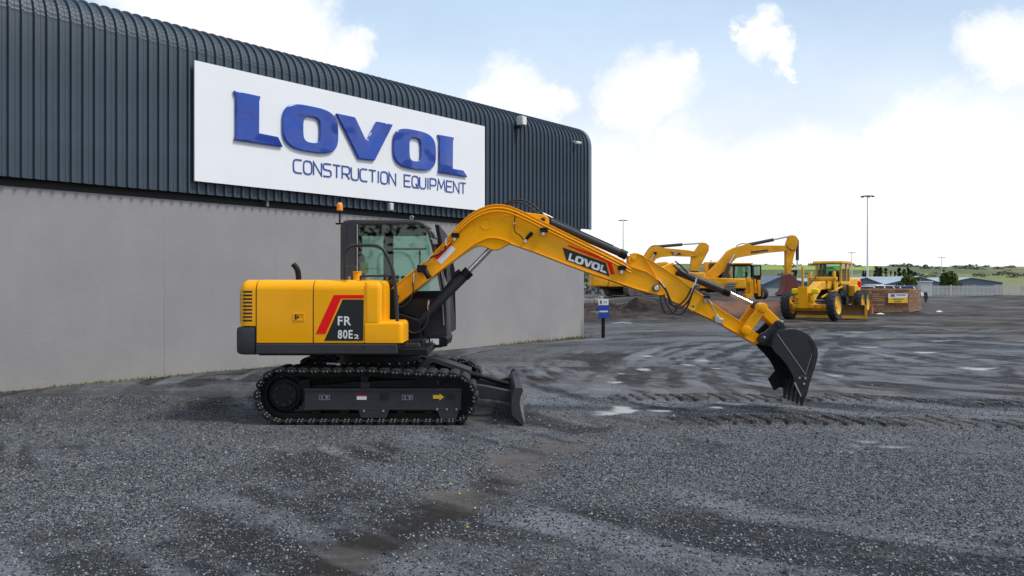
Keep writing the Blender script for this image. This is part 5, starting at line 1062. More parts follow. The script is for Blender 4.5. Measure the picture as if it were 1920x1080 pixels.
m = MB(); m.prism([(.1, .72), (-2.2, .72), (-2.2, .9), (.1, .9)], -.12, .12); m.cyl((-2.1, 0, .62), (-2.1, 0, .82), .72, 28); m.build('drawbar_circle', GREYM, gr, bevel=.01)  # dark colour puts shadow as well as dirt into the drawbar
# mould board, angled a little
bd = Vector((.9, -.43, 0)).normalized(); loc = Matrix.Rotation(-GA, 3, 'Z') @ bd; nrm = Vector((-loc.y, loc.x, 0)); 
if nrm.x < 0: nrm = -nrm
cen = Vector((-2.0, 0, .04)); secs = []
for s in (-1.40, 1.92):
    l = []
    for z, d in ((.0, .10), (.12, .02), (.3, -.03), (.48, -.0), (.62, .10)): l.append(cen+loc*s+nrm*d+Vector((0,0,z)))
    for z, d in ((.62, .06), (.48, -.04), (.3, -.07), (.12, -.02), (.0, .06)): l.append(cen+loc*s+nrm*d+Vector((0,0,z)))
    secs.append(l)
MBD = mat('scoured blade steel', (.10, .045, .018), .55, 0, col2=(.17, .085, .03), scale=1.5)
m = MB(); m.loft(secs); mb_ = m.build('mould_board', MBD, gr)
for s in (-1.41, 1.93):
    p = cen+loc*s; m = MB(); q_ = [p+nrm*.16, p-nrm*.06, p-nrm*.06+Vector((0,0,.62)), p+nrm*.16+Vector((0,0,.62))]; w = loc*.05
    m.add([v-w for v in q_]+[v+w for v in q_], [(0,1,2,3),(7,6,5,4),(0,4,5,1),(1,5,6,2),(2,6,7,3),(3,7,4,0)]); m.build('end_bit', YGRD, mb_)
m = MB(); q_ = [cen+loc*-1.40+nrm*.115, cen+loc*1.92+nrm*.115, cen+loc*1.92+nrm*.05+Vector((0,0,.13)), cen+loc*-1.40+nrm*.05+Vector((0,0,.13))]; m.add(q_+[v+nrm*.015 for v in q_], [(0,1,2,3),(4,5,6,7),(0,1,5,4),(1,2,6,5),(2,3,7,6),(3,0,4,7)]); m.build('cutting_edge', YGRD, mb_)
for yy in (-.55, .55):
    m = MB(); m.cyl((-1.9, yy*1.2, .85), (-2.2, yy, 1.95), .06, 10); m.cyl((-2.2, yy, 1.95), (-2.28, yy*.95, 2.2), .075, 10); m.build('lift_cylinder', YGRD, gr)
m = MB(); m.cyl((-1.6, .1, 1.0), (-2.9, .75, 1.5), .05, 8); m.build('side_shift_cylinder', YGRD, gr); gb('lift_bracket', (-2.45, -.65, 1.75), (-2.1, .65, 1.95), YGRD, bevel=.04)
gb('exhaust_stack', (-2.62, -1.02, 1.4), (-2.5, -.92, 2.45), YGRD, bevel=.02)
# grader cab
gb('cab_base', (-5.6, -.55, 1.0), (-3.6, .55, 1.60), BLK, bevel=.04); gb('cab_sill', (-5.62, -.62, 1.58), (-3.52, .62, 1.74), YGRD, bevel=.03)  # black base paints in the shade of gaps between parts below the windows
for yy in (-.42, .1, .38): gb('control_valve', (-3.5, yy-.07, 1.25), (-3.2, yy+.09, 1.68), YGRD, bevel=.03); m = MB(); z0, z1 = 1.72, 2.62
for (xx, yy) in ((-3.6,-.56),(-3.6,.56),(-4.7,.58),(-4.7,-.58),(-5.55,-.56),(-5.55,.56)): cf_ = gb('cab_pillar', (xx-.05, yy-.05, z0-.02), (xx+.05, yy+.05, z1+.01), YGRD, bevel=.01)
m = MB(); m.prism([(-5.75, 2.60), (-3.35, 2.60), (-3.40, 2.72), (-5.7, 2.74)], -.70, .70); m.build('cab_roof', YGRD, gr, bevel=.03)
for a, b in (((-3.57,-.51,1.74),(-3.56,.51,2.6)), ((-4.65,.585,1.3),(-3.65,.59,2.6)), ((-5.5,.585,1.74),(-4.75,.59,2.6)), ((-5.5,-.59,1.74),(-3.65,-.585,2.6)), ((-5.58,-.5,1.74),(-5.57,.5,2.6))):
    m = MB(); m.box(a, b); m.build('cab_window', CGLASS, cf_)
gb('operator_seat', (-5.2, -.25, 1.6), (-4.7, .25, 2.25), SEAT, bevel=.06); m = MB(); m.cyl((-3.9, 0, 1.7), (-4.15, 0, 2.0), .04, 8); m.cyl((-4.15, 0, 2.0), (-4.18, 0, 2.03), .2, 16); m.build('steering_wheel', BLK, gr)
gb('engine_hood', (-8.9, -.55, 1.0), (-5.75, .55, 1.92), YGRD, bevel=.08); gb('side_tank', (-6.5, .5, 1.0), (-5.65, .85, 1.55), YGRD, bevel=.04); gb('rear_frame', (-8.9, -.4, .6), (-3.6, .4, 1.0), BLK, bevel=.03); gb('steps', (-4.3, .6, .55), (-3.7, .8, 1.0), BLK); gb('tail_lamp', (-6.7, .78, 1.45), (-6.55, .95, 1.75), RED, bevel=.03)
m = MB(); m.cyl((-6.6, .2, 1.9), (-6.6, .2, 2.08), .06, 10); m.build('air_intake', BLK, gr); m = MB()
for k in range(5): m.tube(smoothline([(-2.0-k*.12, -.3+k*.16, 1.85), (-2.3-k*.1, -.25+k*.15, 2.05), (-3.0, -.2+k*.12, 1.95), (-3.5, -.2+k*.12, 1.8)], 4), .022, 6)
tag(m.build('hoses', RUB, gr), kind='stuff')

# ------------------------------------------------------------------ brick bin and its sign
BRK = [mat('brown brick', (.22, .12, .065), .85, var=.3, scale=3, bump=.3), mat('pale brick', (.255, .145, .082), .85, var=.3, scale=3, bump=.3), mat('dark brick', (.19, .10, .055), .85, var=.3, scale=3, bump=.3)]
CO = Vector((21.74, 46.0)); LE = Vector((19.3, 46.0)); RE = Vector((23.93, 49.1)); bz = hgt(21.5, 46.2)
bn = empty('brick_bin', (CO.x, CO.y, bz), 0, 'low brown brick storage bin behind the grader rear wheels', 'bin')
m = MB(); BL = Vector((21.5, 49.1)); q_ = [(CO+(BL-CO)*.03), CO+Vector((-.01,.06)), LE+Vector((.05,.06)), Vector((19.35,49.0)), RE+Vector((-.12,-.02)), CO+Vector((.01,.09))]
pl = [Vector((CO.x-.005, CO.y+.07)), Vector((RE.x-.08, RE.y)), Vector((20.0, 49.1)), Vector((LE.x+.06, LE.y+.06))]
m.add([(p.x-CO.x, p.y-CO.y, 0) for p in pl]+[(p.x-CO.x, p.y-CO.y, 1.2) for p in pl], [(0,1,2,3),(7,6,5,4),(0,4,5,1),(1,5,6,2),(2,6,7,3),(3,7,4,0)]); m.build('mortar_core', mat('mortar fill', (.13, .10, .08), .9, var=.3), bn)
protos = {}
def brickrow(a, b, zc, h, rb):
    d = (b-a); L_ = d.length; d.normalize(); s = 0; first = True
    while s < L_-.02:
        w = rb.choice((.42, .55, .75)) if not first else rb.choice((.25, .42, .6)); first = False; w = min(w, L_-s); key = (round(w, 2), rb.randrange(3))
        if w < .05: break
        if key not in protos:
            m = MB(); m.box((-w/2+.003, 0, -h/2+.004), (w/2-.003, .1, h/2-.004)); protos[key] = m.build('brick', BRK[key[1]], bn, bevel=.012, seg=1); o = protos[key]
        else: o = inst(protos[key], bn, (0,0,0))
        p = a+d*(s+w/2); o.location = (p.x-CO.x, p.y-CO.y, zc); off = Vector((d.y, -d.x))*rb.uniform(-.005, .022); o.location.x += off.x; o.location.y += off.y; o.rotation_euler = (0, 0, math.atan2(d.y, d.x)+rb.uniform(-.03,.03)); s += w
rb = random.Random(11); nC = 11; ch_ = 1.26/nC
for k in range(nC): brickrow(LE, CO, ch_*(k+.5), ch_, rb); brickrow(CO, RE, ch_*(k+.5), ch_, rb)
m = MB()
for k in range(160):
    u, v = rb.random(), rb.random(); x = -2.3+u*3.4+v*.8; y = .15+v*2.7; z = 1.2+rb.uniform(0, .05); s = rb.uniform(.05, .14)
    if x > .62*(y)-.15: continue
    m.box((x-s, y-s, z-.03), (x+s, y+s, z+s*.5))
tag(m.build('rubble_fill', BRK[1], bn), kind='stuff')
sy = 45.93; sn = empty('yard_sign', (P(1684,0,sy).x, sy, 0), 0, 'white and yellow notice board fixed to the brick bin', 'sign'); so_ = Vector((P(1684,0,sy).x, sy, 0))
def rect(name, x0, x1, y0, y1, Y, th, ma, parent, off): m = MB(); m.prism(xz([(x0,y0),(x1,y0),(x1,y1),(x0,y1)], Y), Y, Y+th); return m.build(name, ma, parent, off)
rect('board_top', 1665.5, 1702, 550.3, 558.3, sy, .02, WHITE, sn, so_); rect('board_bottom', 1665.5, 1702, 558.5, 568, sy, .02, YVIN, sn, so_)
GBL = mat('grey blue print', (.10, .14, .22), .5); BPR = mat('blue print', (.02, .05, .32), .5)
rect('emblem', 1670, 1678, 551.5, 556.5, sy-.004, .004, GBL, sn, so_)
for k in range(9): rect('print_mark', 1681+k*2, 1682.5+k*2, 552, 554.2, sy-.004, .004, BPR, sn, so_)
for k in range(10): rect('print_mark', 1674+k*2, 1675.4+k*2, 560.2, 562, sy-.004, .004, BVIN, sn, so_)
for k in range(6): rect('print_mark', 1677+k*2.2, 1678.6+k*2.2, 564.4, 566.4, sy-.004, .004, BVIN, sn, so_)

# information post by the warehouse corner
ix, iy = G(1131, 633); iz = hgt(ix, iy); ip = empty('information_post', (ix, iy, iz), 0, 'blue and white information panel on a black post beside the wall', 'sign'); io = Vector((ix, iy, iz))
m = MB(); m.cyl((ix, iy, iz-.1), (ix, iy, P(0,594,iy).z), .055, 16); m.build('post', BLK, ip, io)
yp = iy-.07; BLUP = mat('royal blue panel', (.012, .05, .36), .4)
rect('panel_top', 1122, 1141, 560.5, 572, yp, .05, WHITE, ip, io); rect('panel_bottom', 1122, 1142, 572.2, 596, yp, .05, BLUP, ip, io)
rect('emblem', 1125, 1128.5, 563, 570, yp-.004, .004, mat('olive emblem', (.13,.13,.07), .5), ip, io)
for k in range(3): rect('print_mark', 1131.5+k*2.4, 1133.3+k*2.4, 564.5, 568.5, yp-.004, .004, mat('pale blue print', (.35,.4,.6), .5) if k == 0 else bpy.data.materials['pale blue print'], ip, io)
for k in range(7): rect('print_mark', 1124+k*2.3, 1125.8+k*2.3, 582.5, 585.5, yp-.004, .004, WHITE, ip, io)

# low concrete blocks by the left excavator
CBL = mat('weathered concrete block', (.30, .28, .25), .85, var=.3, scale=2, bump=.3)
for i, (px, w_, h_) in enumerate(((1099,1.0,.34),(1108,.7,.30),(1117,.9,.36),(1126,.6,.42),(1090,.8,.32))):
    Y = 62+i*.4; x = (px-CX)*Y/F; m = MB(); m.box((-w_*.2, -.2, -.1), (w_*.2, .2, h_)); o = m.build('concrete_block', CBL, bevel=.03); o.location = (x, Y, hgt(x, Y)); o.rotation_euler = (0, 0, .2*i)
    tag(o, 'weathered concrete block on the dirt behind the information post, ' + ['second from the wall', 'third from the wall', 'fourth from the wall', 'farthest from the wall', 'nearest the wall'][i], 'block', 'concrete blocks on the dirt')
# orange marker and scraps
x, Y = G(1634, 589); m = MB(); m.cyl((0,0,0), (0,0,.38), .10, 12, .07); m.cyl((0,0,.0), (0,0,.04), .15, 12); o = m.build('marker_post', mat('faded orange plastic', (.55,.13,.03), .6)); o.location = (x, Y, hgt(x,Y)); tag(o, 'short faded orange marker post by the grader rear wheel', 'marker')
SCR = mat('white scrap', (.7,.7,.68), .7)
for (px, py, w_, lb) in ((1650, 589, .22, 'white litter scrap lying before the brick bin'), (1761, 588, .16, 'white litter scrap on the mud right of the brick bin')):
    x, Y = G(px, py); m = MB(); m.add([(-w_,-.1,0),(w_,-.12,.01),(w_*.9,.1,.05),(-w_*.8,.12,.03),(0,0,.09)], [(0,1,4),(1,2,4),(2,3,4),(3,0,4),(3,2,1,0)]); o = m.build('litter', SCR); o.location = (x, Y, hgt(x,Y)+.01); tag(o, lb, 'litter')

# ------------------------------------------------------------------ far yard: fence, vehicles, sheds, masts
FEN = mat('galvanised palisade', (.50, .49, .47), .6, var=.15); zf = 0.0
def fence(x0, x1, Y, hgt_, label):
    f_ = empty('palisade_fence', (x0, Y, 0), 0, label, 'fence'); m = MB(); x = x0
    while x < x1:
        zz = hgt(x, Y) if int(x*6) % 12 == 0 or x == x0 else zz; m.box((x-x0-.045, -.01, zz+.06), (x-x0+.045, .02, zz+hgt_)); x += .17
    tag(m.build('pales', FEN, f_, smooth=0, fix=False), kind='stuff')
    for z in (.3, hgt_-.3): m = MB(); m.box((0, .02, z), (x1-x0, .06, z+.06)); m.build('rail', FEN, f_)
    x = x0
    while x < x1: m = MB(); m.box((x-x0-.05, .02, -.3), (x-x0+.05, .12, hgt_+.1)); m.build('post', FEN, f_); x += 3.0
fence(44.5, 78, 108, 1.35, 'pale palisade fence running behind the brick bin to the right')
fence(30.5, 37.5, 104, 1.0, 'short pale fence seen between the loader and the red bucket')
PIL = mat('grey render', (.45, .46, .47), .8, var=.1); m = MB(); m.box((-.75, -.4, -.4), (.75, .4, 1.75)); m.box((-.85, -.5, 1.75), (.85, .5, 1.9)); o = m.build('gate_pillar', PIL, bevel=.03); o.location = ((1734-CX)*107/F, 107, 0); tag(o, 'square grey pillar standing in the palisade fence line', 'pillar')
def car(name, label, cat, px, Y, yaw, L_, W_, H_, paint, roofc=None, van=False):
    x = (px-CX)*Y/F; e_ = empty(name, (x, Y, hgt(x, Y)), yaw, label, cat, None); h2 = .86 if not van else .95
    low = [(-L_/2, .32), (-L_/2+.02, h2*.9), (-L_/2+.25, h2), (L_/2-1.1, h2), (L_/2-.15, h2*.78), (L_/2, h2*.6), (L_/2-.03, .3)]
    m = MB(); m.prism(low, -W_/2, W_/2); b_ = m.build('body', paint, e_, bevel=.08, seg=3)
    xf = L_/2-(1.0 if not van else .75); xb = -L_/2+(.25 if van or name != 'pickup' else 1.9)
    secs = [[(xb-.05, -W_/2+.06, h2-.02), (xf+.35, -W_/2+.06, h2-.02), (xf+.35, W_/2-.06, h2-.02), (xb-.05, W_/2-.06, h2-.02)], [(xb+.15, -W_/2+.2, H_), (xf-.25, -W_/2+.2, H_), (xf-.25, W_/2-.2, H_), (xb+.15, W_/2-.2, H_)]]
    m = MB(); m.loft(secs); m.build('cabin_glass', bpy.data.materials['dark car glass'], e_, bevel=.04)
    m = MB(); m.box((xb+.08, -W_/2+.16, H_-.03), (xf-.2, W_/2-.16, H_+.04)); m.build('roof', roofc or paint, e_, bevel=.03)
    for xx in (xb+.1, (xb+xf)/2, xf):
        m = MB()
        for s in (-1, 1): m.add([(xx-.05, s*(W_/2-.055), h2-.03), (xx+.06, s*(W_/2-.055), h2-.03), ((xx+.06 if xx < xf else xx-.30), s*(W_/2-.19), H_), ((xx-.05 if xx < xf else xx-.40), s*(W_/2-.19), H_)], [(0,1,2,3)])
        m.build('pillar', paint, e_, smooth=0)
    for sx in (-L_*.31, L_*.31):
        for s in (-1, 1): wheel(e_, (0,0,0), (sx, s*(W_/2-.08), .31), (0, 1, 0), .31, .2, TYRE, RIMW, lugs=0)
    for s in (-1, 1): m = MB(); m.box((L_/2-.1, s*W_*.36-.14, .55), (L_/2+.005, s*W_*.36+.14, .68)); m.build('headlight', LAMP, e_)
    return e_
mat('dark car glass', (.01, .012, .014), .08, spec=.6)
CW = mat('white car paint', (.72, .72, .72), .3, coat=.5); CR = mat('red car paint', (.38, .015, .03), .3, coat=.5); CB = mat('blue canopy paint', (.015, .06, .42), .4)
car('hatchback', 'white hatchback parked beyond the brick bin', 'car', 1656, 84, R(15), 3.9, 1.65, 1.36, CW)
car('van', 'white van with a bright blue roof beyond the brick bin', 'van', 1684, 86, R(10), 4.6, 1.75, 1.36, CW, CB, True)
car('sedan', 'red sedan parked behind the grader engine hood', 'car', 1617, 80, R(-20), 4.2, 1.7, 1.36, CR, CW)
car('pickup', 'white pickup parked at the fence left of the hatchback', 'car', 1632, 92, R(5), 4.8, 1.75, 1.42, CW)
# motorcycle
x, Y = G(1736, 567); mc = empty('motorcycle', (x, Y, hgt(x, Y)), R(60), 'small dark maroon motorcycle parked beyond the brick bin', 'motorcycle')
for xx in (-.6, .6):
    m = MB(); pts = [(xx+.28*math.cos(2*math.pi*i/20), 0, .31+.28*math.sin(2*math.pi*i/20)) for i in range(21)]; m.tube(pts, .05, 8, caps=False); t_ = m.build('wheel', TYRE, mc); m = MB(); m.cyl((xx,-.06,.31), (xx,.06,.31), .05, 8)
    for i in range(6): a = math.pi*i/3; m.tube([(xx,0,.31), (xx+.26*math.cos(a),0,.31+.26*math.sin(a))], .01, 4)
    m.build('spokes', STEEL, t_)
m = MB(); m.prism([(-.2,.62),(.32,.68),(.3,.84),(.0,.88),(-.2,.76)], -.13, .13); m.build('tank', mat('maroon paint', (.18,.012,.03), .3, coat=.5), mc, bevel=.04); m = MB(); m.prism([(-.75,.74),(-.15,.66),(-.15,.74),(-.75,.84)], -.12, .12); m.build('seat', SEAT, mc, bevel=.03)
m = MB(); m.box((-.25,-.16,.25), (.25,.16,.6)); m.build('engine', DKCYL, mc, bevel=.03); m = MB(); m.tube([(.6,-.08,.31),(.38,-.08,.85)], .025, 6); m.tube([(.6,.08,.31),(.38,.08,.85)], .025, 6); m.tube([(.34,-.36,.96),(.38,0,.9),(.34,.36,.96)], .018, 6); m.build('fork', STEEL, mc); m = MB(); m.cyl((.42,0,.78), (.52,0,.77), .09, 12); m.build('headlight', WHITE, mc)

SHW = mat('blue grey shed wall', (.12, .155, .20), .7, var=.15); SHR = mat('pale grey roof sheet', (.36, .42, .48), .5, var=.12); SHL = mat('light shed wall', (.42, .42, .42), .8, var=.15)
def shed(label, Y, D, prof_, wall, roof_, zb=-4.8):
    q_ = xz(prof_, Y); x0 = q_[0][0]; e_ = empty('shed', (x0, Y, zb), 0, label, 'shed'); of = Vector((x0, Y, zb))
    m = MB(); m.prism([(q_[0][0], zb)]+q_+[(q_[-1][0], zb)], Y, Y+D); w_ = m.build('wall', wall, e_, of)
    for a, b in zip(q_[:-1], q_[1:]):
        if abs(b[0]-a[0]) < .5: continue
        m = MB(); up = .12; m.prism([(a[0], a[1]+.01), (b[0], b[1]+.01), (b[0], b[1]+up), (a[0], a[1]+up)], Y-.4, Y+D+.4); rf_ = m.build('roof', roof_, e_, of)
    n_ = max(3, int((q_[-1][0]-q_[0][0])/4))
    for k in range(n_):
        xx = q_[0][0]+(k+.5)*(q_[-1][0]-q_[0][0])/n_; m = MB(); m.box((xx-.8, Y-.06, zb+1.2), (xx+.8, Y-.01, zb+2.6)); m.build('window', bpy.data.materials['dark car glass'], w_, of)
shed('blue grey shed with twin low gables behind the fence', 165, 40, [(1590,528),(1623,521),(1657,534),(1690,526),(1712,533)], SHW, SHR)
shed('pale roofed shed right of the twin gable shed', 185, 50, [(1700,527),(1722,518.5),(1762,530),(1764,534)], SHW, SHR)
shed('long pale roofed shed at the right edge', 200, 50, [(1775,530),(1820,521),(1880,530)], SHW, SHR)
shed('dark blue grey gabled shed behind the red bucket', 150, 40, [(1402,545),(1420,538),(1466,518),(1500,528),(1530,538)], SHW, SHW)
shed('small light roofed shed beyond the left excavator', 150, 30, [(1094,541),(1122,536),(1150,541)], SHL, SHR)
shed('light grey shed left of the gabled dark shed', 190, 40, [(1415,531),(1440,527),(1470,531)], SHL, SHR)
MST = mat('galvanised mast', (.62, .63, .64), .55)
def mast(px, ytop, Y, label, r):
    x = (px-CX)*Y/F; zt = CH+(HY-ytop)*Y/F; e_ = empty('light_mast', (x, Y, -4.6), 0, label, 'light mast'); h = zt+4.6
    m = MB(); m.tube([(0,0,0), (0,0,h*.5), (0,0,h)], [r*1.6, r*1.1, r*.7], 12); m.build('pole', MST, e_, smooth=60)
    m = MB(); w = 3.3*r/.22*.5
    pts = [(w*math.cos(2*math.pi*i/16), w*math.sin(2*math.pi*i/16), h-.2) for i in range(17)]; m.tube(pts, .05, 6); m.tube([(-w,0,h-.2),(w,0,h-.2)], .06, 6); m.build('lamp_ring', DKCYL, e_)
    for i in range(6):
        a = 2*math.pi*i/6; m = MB(); m.box((w*math.cos(a)-.3, w*math.sin(a)-.22, h-.42), (w*math.cos(a)+.3, w*math.sin(a)+.22, h-.24)); m.build('lamp_head', DKCYL, e_, bevel=.03)
    m = MB(); m.box((-.9*r*3, -.5, 0), (.9*r*3, .5, 2.4)); m.build('base_cabinet', MST, e_, bevel=.05)
mast(1626.5, 366, 190, 'tall light mast rising behind the fence', .17)
mast(1168.5, 412, 330, 'distant light mast left of the folded excavator arm', .22)
mast(1597, 473, 420, 'very distant thin light mast above the grader cab', .22)
mast(1766, 482, 480, 'very distant thin light mast at the right', .22)

# ------------------------------------------------------------------ hills
hx = np.linspace(-900, 1700, 200); hy = np.concatenate([np.linspace(205, 500, 30), np.linspace(515, 1500, 50)]); HX, HYY = np.meshgrid(hx, hy)
def hillz(x, y):
    t_ = np.clip((y-205)/800, 0, 1); rz = 27.0+5*(fbm(x*.002+5, y*0+1.0, 4)-.5)+1.5*np.sin(x*.006+1)
    return -4.7+rz*np.power(t_, .80)+2.0*(fbm(x*.012, y*.012, 8)-.5)*np.clip(t_*4, 0, 1)
HZ = hillz(HX, HYY); HZ[-1] -= 30
me = bpy.data.meshes.new('hills'); V = np.stack([HX, HYY, HZ], -1).reshape(-1, 3); nxh = len(hx)
me.from_pydata(V.tolist(), [], [(r*nxh+c, r*nxh+c+1, (r+1)*nxh+c+1, (r+1)*nxh+c) for r in range(len(hy)-1) for c in range(nxh-1)]); me.polygons.foreach_set('use_smooth', [True]*len(me.polygons))
ho = bpy.data.objects.new('hills', me); COL.objects.link(ho); tag(ho, 'low green hills with fields along the horizon', kind='structure')
HM = bpy.data.materials.new('hill fields'); HM.use_nodes = True; t = HM.node_tree; B = t.nodes['Principled BSDF']; B.inputs['Roughness'].default_value = .9
co = tn('ShaderNodeTexCoord').outputs['Object']; mpf = tn('ShaderNodeMapping'); mpf.inputs['Scale'].default_value = (1, .45, 0); tl(co, mpf.inputs[0])
vf = tn('ShaderNodeTexVoronoi', i_Scale=.0085); tl(mpf.outputs[0], vf.inputs['Vector']); vfs = tn('ShaderNodeSeparateColor'); tl(vf.outputs['Color'], vfs.inputs[0])
nh_ = tn('ShaderNodeTexNoise', i_Scale=.02, i_Detail=8.0); tl(co, nh_.inputs['Vector']); ncs = tn('ShaderNodeTexNoise', i_Scale=.12, i_Detail=6.0); tl(co, ncs.inputs['Vector'])
c = tmix(tmr(vfs.outputs[0], .2, .8), (.082, .098, .026), (.16, .172, .045)); c = tmix(tmr(vfs.outputs[1], .72, .76, 0., .8), c, (.22, .18, .10)); c = tmix(tmr(nh_.outputs['Fac'], .52, .66, 0., .75), c, (.055, .062, .024)); c = tmix(tmr(ncs.outputs['Fac'], .55, .7, 0., .6), c, (.035, .045, .02))
sxy = tn('ShaderNodeSeparateXYZ'); tl(co, sxy.inputs[0])
def band(v, a, b, w): return tm('MULTIPLY', tmr(v, a-w, a+w), tmr(v, b-w, b+w, 1., 0.))
ratio = tm('DIVIDE', sxy.outputs['X'], sxy.outputs['Y'])
lim = tm('MULTIPLY', band(ratio, .295, .432, .004), band(sxy.outputs['Y'], 560, 985, 12)); c = tmix(lim, c, tmix(tmr(nh_.outputs['Fac'], .4, .6), (.27, .34, .025), (.19, .25, .025)))
tl(c, B.inputs['Base Color']); me.materials.append(HM)

# ------------------------------------------------------------------ trees
def leafmat(name, a, b):
    m = mat(name, a, .75, col2=b, scale=.9); return m
LF = [leafmat('dark cypress leaf', (.018, .030, .014), (.04, .055, .022)), leafmat('bush leaf', (.07, .12, .02), (.13, .18, .035)), leafmat('olive leaf', (.035, .05, .02), (.065, .08, .03))]
BARK = mat('bark', (.06, .045, .035), .9, var=.3)
def tree(name, label, cat, px, ybase, ytop, Y, wpx, leaf, trunk=.12, dense=420, zb=None, group=None, seed=0, conic=0.0):
    rt = random.Random(seed+int(px)); x = (px-CX)*Y/F; zt = CH+(HY-ytop)*Y/F; z0 = CH+(HY-ybase)*Y/F if zb is None else zb; h = zt-z0; w = wpx*Y/F/2
    e_ = empty(name, (x, Y, z0), rt.uniform(0, 6), label, cat, group)
    m = MB(); m.tube([(0,0,-1.0), (w*.05,0,h*.35), (0,w*.04,h*.85)], [max(.1,h*.03), max(.07,h*.02), .03], 7)
    for k in range(5): a = rt.uniform(0, 6.3); zz = h*rt.uniform(.2, .6); m.tube([(0,0,zz), (w*.6*math.cos(a), w*.6*math.sin(a), zz+h*.2)], [h*.012+.02, .02], 5)
    m.build('trunk', BARK, e_)
    m = MB(); cl_ = []
    for k in range(16):
        a = rt.uniform(0, 6.3); zz = rt.uniform(trunk, 1.0); pr_ = math.sqrt(max(.02, 1-((zz-.5)*2)**2 if not conic else (1-zz)*1.15+.08)); rr = pr_*rt.uniform(.2, .85); cl_.append((rr*math.cos(a)*w, rr*math.sin(a)*w, zz*h*.94, w*rt.uniform(.28, .5)))
    sz_ = max(.07, min(w, h)*.085, math.sqrt(w*h)*(.13 if conic else .0), Y*.00075)
    for k in range(dense):
        c_ = rt.choice(cl_); d = Vector((rt.gauss(0,1), rt.gauss(0,1), rt.gauss(0,1))).normalized()*c_[3]*rt.uniform(.55, 1.1); p = Vector(c_[:3])+Vector((d.x, d.y, d.z*(.8 if not conic else 1.5)))
        if p.z < h*trunk*.6: continue
        u = Vector((rt.gauss(0,1), rt.gauss(0,1), rt.gauss(0,1))).normalized(); v = u.orthogonal().normalized(); s = sz_*rt.uniform(.6, 1.5)
        m.add([p-u*s, p+v*s*.7, p+u*s, p-v*s*.7], [(0,1,2,3)])
    m.build('crown', leaf, e_, smooth=0, fix=False)
cy_spots = [(1619,511,521,8),(1624,511,521,7),(1642,503,522,9),(1646,501,522,10),(1651,504,523,9),(1661,506,523,9),(1670,511,523,6),(1686,500,524,9),(1695,504,524,8),(1703,502,523,10),(1709,507,523,6),(1678,512,524,6),(1715,512,523,7)]
ordn = ['first','second','third','fourth','fifth','sixth','seventh','eighth','ninth','tenth','eleventh','twelfth','last']
for i, (px, yt, yb, w_) in enumerate(sorted(cy_spots)):
    Y = 330; tree('cypress_tree', f'slim dark tree in the row above the sheds, {ordn[i]} from the left', 'tree', px, yb, yt-3, Y, w_, LF[0], .05, 420, zb=float(hillz(np.array([(px-CX)*Y/F]), np.array([float(Y)]))[0])-.3, group='slim trees above the sheds', seed=i, conic=1)
for i, (px, yt, w_) in enumerate(((1449,516,8),(1460,516,9),(1474,512,10))):
    tree('round_tree', ['leftmost of the three round dark trees left of the red bucket', 'middle one of the three round dark trees left of the red bucket', 'round dark tree just behind the red bucket'][i], 'tree', px, 527, yt, 240, w_, LF[0], .1, 420, zb=-4.3, group='round trees left of the red bucket', seed=i)
tree('bush', 'rounded bright green bush before the pale roofed shed', 'bush', 1706, 540, 518, 126, 52, LF[1], .02, 4500, zb=-2.2)
tree('bush', 'bright green bush at the right end of the fence', 'bush', 1780, 542, 515.5, 124, 56, LF[1], .02, 4500, zb=-2.2)
tree('tree', 'lone round dark tree on the hill crest at the right', 'tree', 1735, 506, 497.5, 700, 15, LF[2], .05, 500, zb=float(hillz(np.array([344.]), np.array([700.]))[0])-1)
for i, (px, yt, w_) in enumerate(((1436,496.5,9),(1453,497.5,6),(1696,500,5),(1757,501,7),(1720,513,22))):
    Y = 900 if i < 3 else (760 if i == 3 else 420); xx = (px-CX)*Y/F
    tree('tree', ['small tree on the crest, left of the boom tip bucket', 'tiny tree on the crest beside the hanging bucket arm', 'tiny tree on the crest above the slim tree row', 'small tree on the crest near the right edge', 'low olive scrub below the lone hill tree'][i], 'tree', px, 0, yt, Y, w_, LF[2], .05, 300, zb=float(hillz(np.array([xx]), np.array([float(Y)]))[0])-1, seed=i)
tree('tree', 'dark green tree between the warehouse corner and the left excavator', 'tree', 1100, 540, 506, 135, 26, LF[2], .05, 1400, zb=-4.4)
tree('tree', 'dark tree behind the counterweight of the left excavator', 'tree', 1122, 540, 508, 150, 30, LF[0], .05, 1200, zb=-4.4)
tree('tree', 'dark tree at the right behind the fence end', 'tree', 1768, 520, 504, 230, 14, LF[0], .05, 700, zb=-3.5)

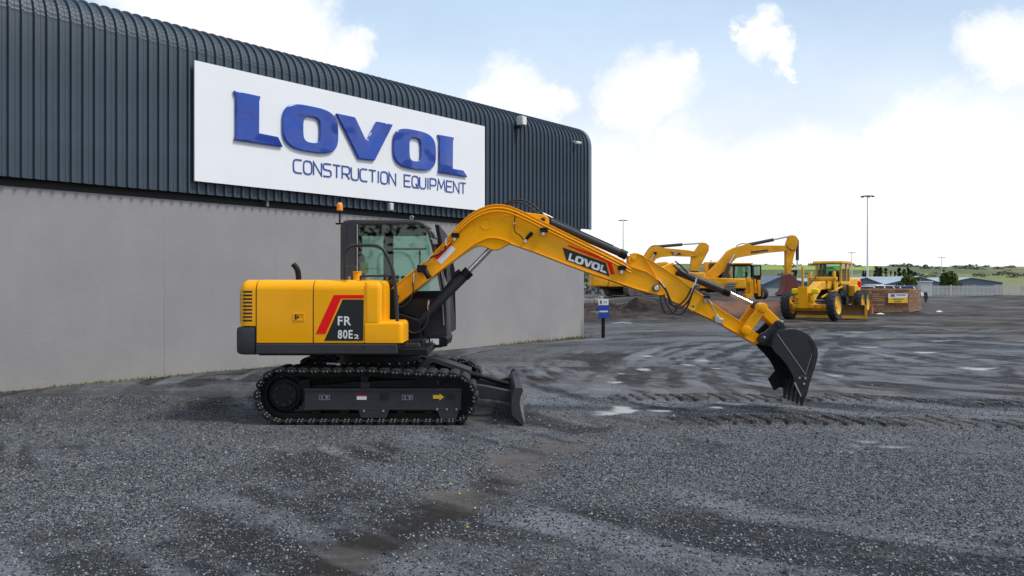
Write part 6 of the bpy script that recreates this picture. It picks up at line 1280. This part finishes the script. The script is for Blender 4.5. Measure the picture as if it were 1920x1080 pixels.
# trees behind the photographer, mirrored in the cab glass
for i, (x, y, h_, w_) in enumerate(((-14,-9,11,9),(-7,-12,12,10),(-1,-15,10,9),(6,-19,11,10),(-21,-3,12,9))):
    rt = random.Random(50+i); e_ = empty('tree', (x, y, 0), rt.uniform(0,6), ['broad tree left behind the photographer', 'tall tree behind the photographer', 'middle tree behind the photographer', 'rightmost tree behind the photographer', 'tree far left behind the photographer'][i], 'tree', 'trees behind the photographer')
    m = MB(); m.tube([(0,0,-.3), (.1,0,h_*.4), (0,.1,h_*.8)], [.28,.2,.06], 8)
    for k in range(7): a = rt.uniform(0,6.3); zz = h_*rt.uniform(.25,.55); m.tube([(0,0,zz), (w_*.33*math.cos(a), w_*.33*math.sin(a), zz+h_*.22)], [.1,.03], 6)
    m.build('trunk', BARK, e_); m = MB(); cl_ = []
    for k in range(26): a = rt.uniform(0,6.3); zz = rt.uniform(.32,.95); rr = math.sqrt(max(.05, 1-((zz-.6)/.42)**2))*rt.uniform(.2,.9)*w_/2; cl_.append((rr*math.cos(a), rr*math.sin(a), zz*h_, rt.uniform(.9,1.7)))
    for k in range(2600):
        c_ = rt.choice(cl_); d = Vector((rt.gauss(0,1), rt.gauss(0,1), rt.gauss(0,1))).normalized()*c_[3]*rt.uniform(.4,1.05); p = Vector(c_[:3])+d; u = Vector((rt.gauss(0,1), rt.gauss(0,1), rt.gauss(0,1))).normalized(); v = u.orthogonal().normalized(); s = rt.uniform(.10,.22)
        m.add([p-u*s, p+v*s*.6, p+u*s, p-v*s*.6], [(0,1,2,3)])
    m.build('crown', LF[2], e_, smooth=0, fix=False)

# scrub and hedges over the hillside, one mass
SCRB = leafmat('hill scrub leaf', (.020, .028, .012), (.05, .06, .024)); m = MB(); rs3 = random.Random(3)
for k in range(150):
    px = rs3.uniform(1425, 1930) if k % 4 else rs3.uniform(1085, 1130); Y = rs3.choice((260, 420, 600, 800, 900))*rs3.uniform(.9, 1.1); x = (px-CX)*Y/F
    if 1425 < px < 1640 and Y > 500 and rs3.random() < .75: continue
    z = float(hillz(np.array([x]), np.array([Y]))[0]); w = rs3.uniform(1.2, 4.2)*Y/600; hh_ = w*rs3.uniform(.5, 1.0)
    for q_ in range(60):
        d = Vector((rs3.gauss(0,1), rs3.gauss(0,1), abs(rs3.gauss(0,1)))).normalized()*rs3.uniform(.5, 1); p = Vector((x+d.x*w*1.5, Y+d.y*w, z-.3+d.z*hh_)); u = Vector((rs3.gauss(0,1), rs3.gauss(0,1), rs3.gauss(0,1))).normalized(); v = u.orthogonal().normalized(); sz2 = w*rs3.uniform(.14, .34)
        m.add([p-u*sz2, p+v*sz2*.7, p+u*sz2, p-v*sz2*.7], [(0,1,2,3)])
tag(m.build('hillside_scrub', SCRB, smooth=0, fix=False), 'dark scrub and hedges dotted over the far hillside', 'scrub', kind='stuff')
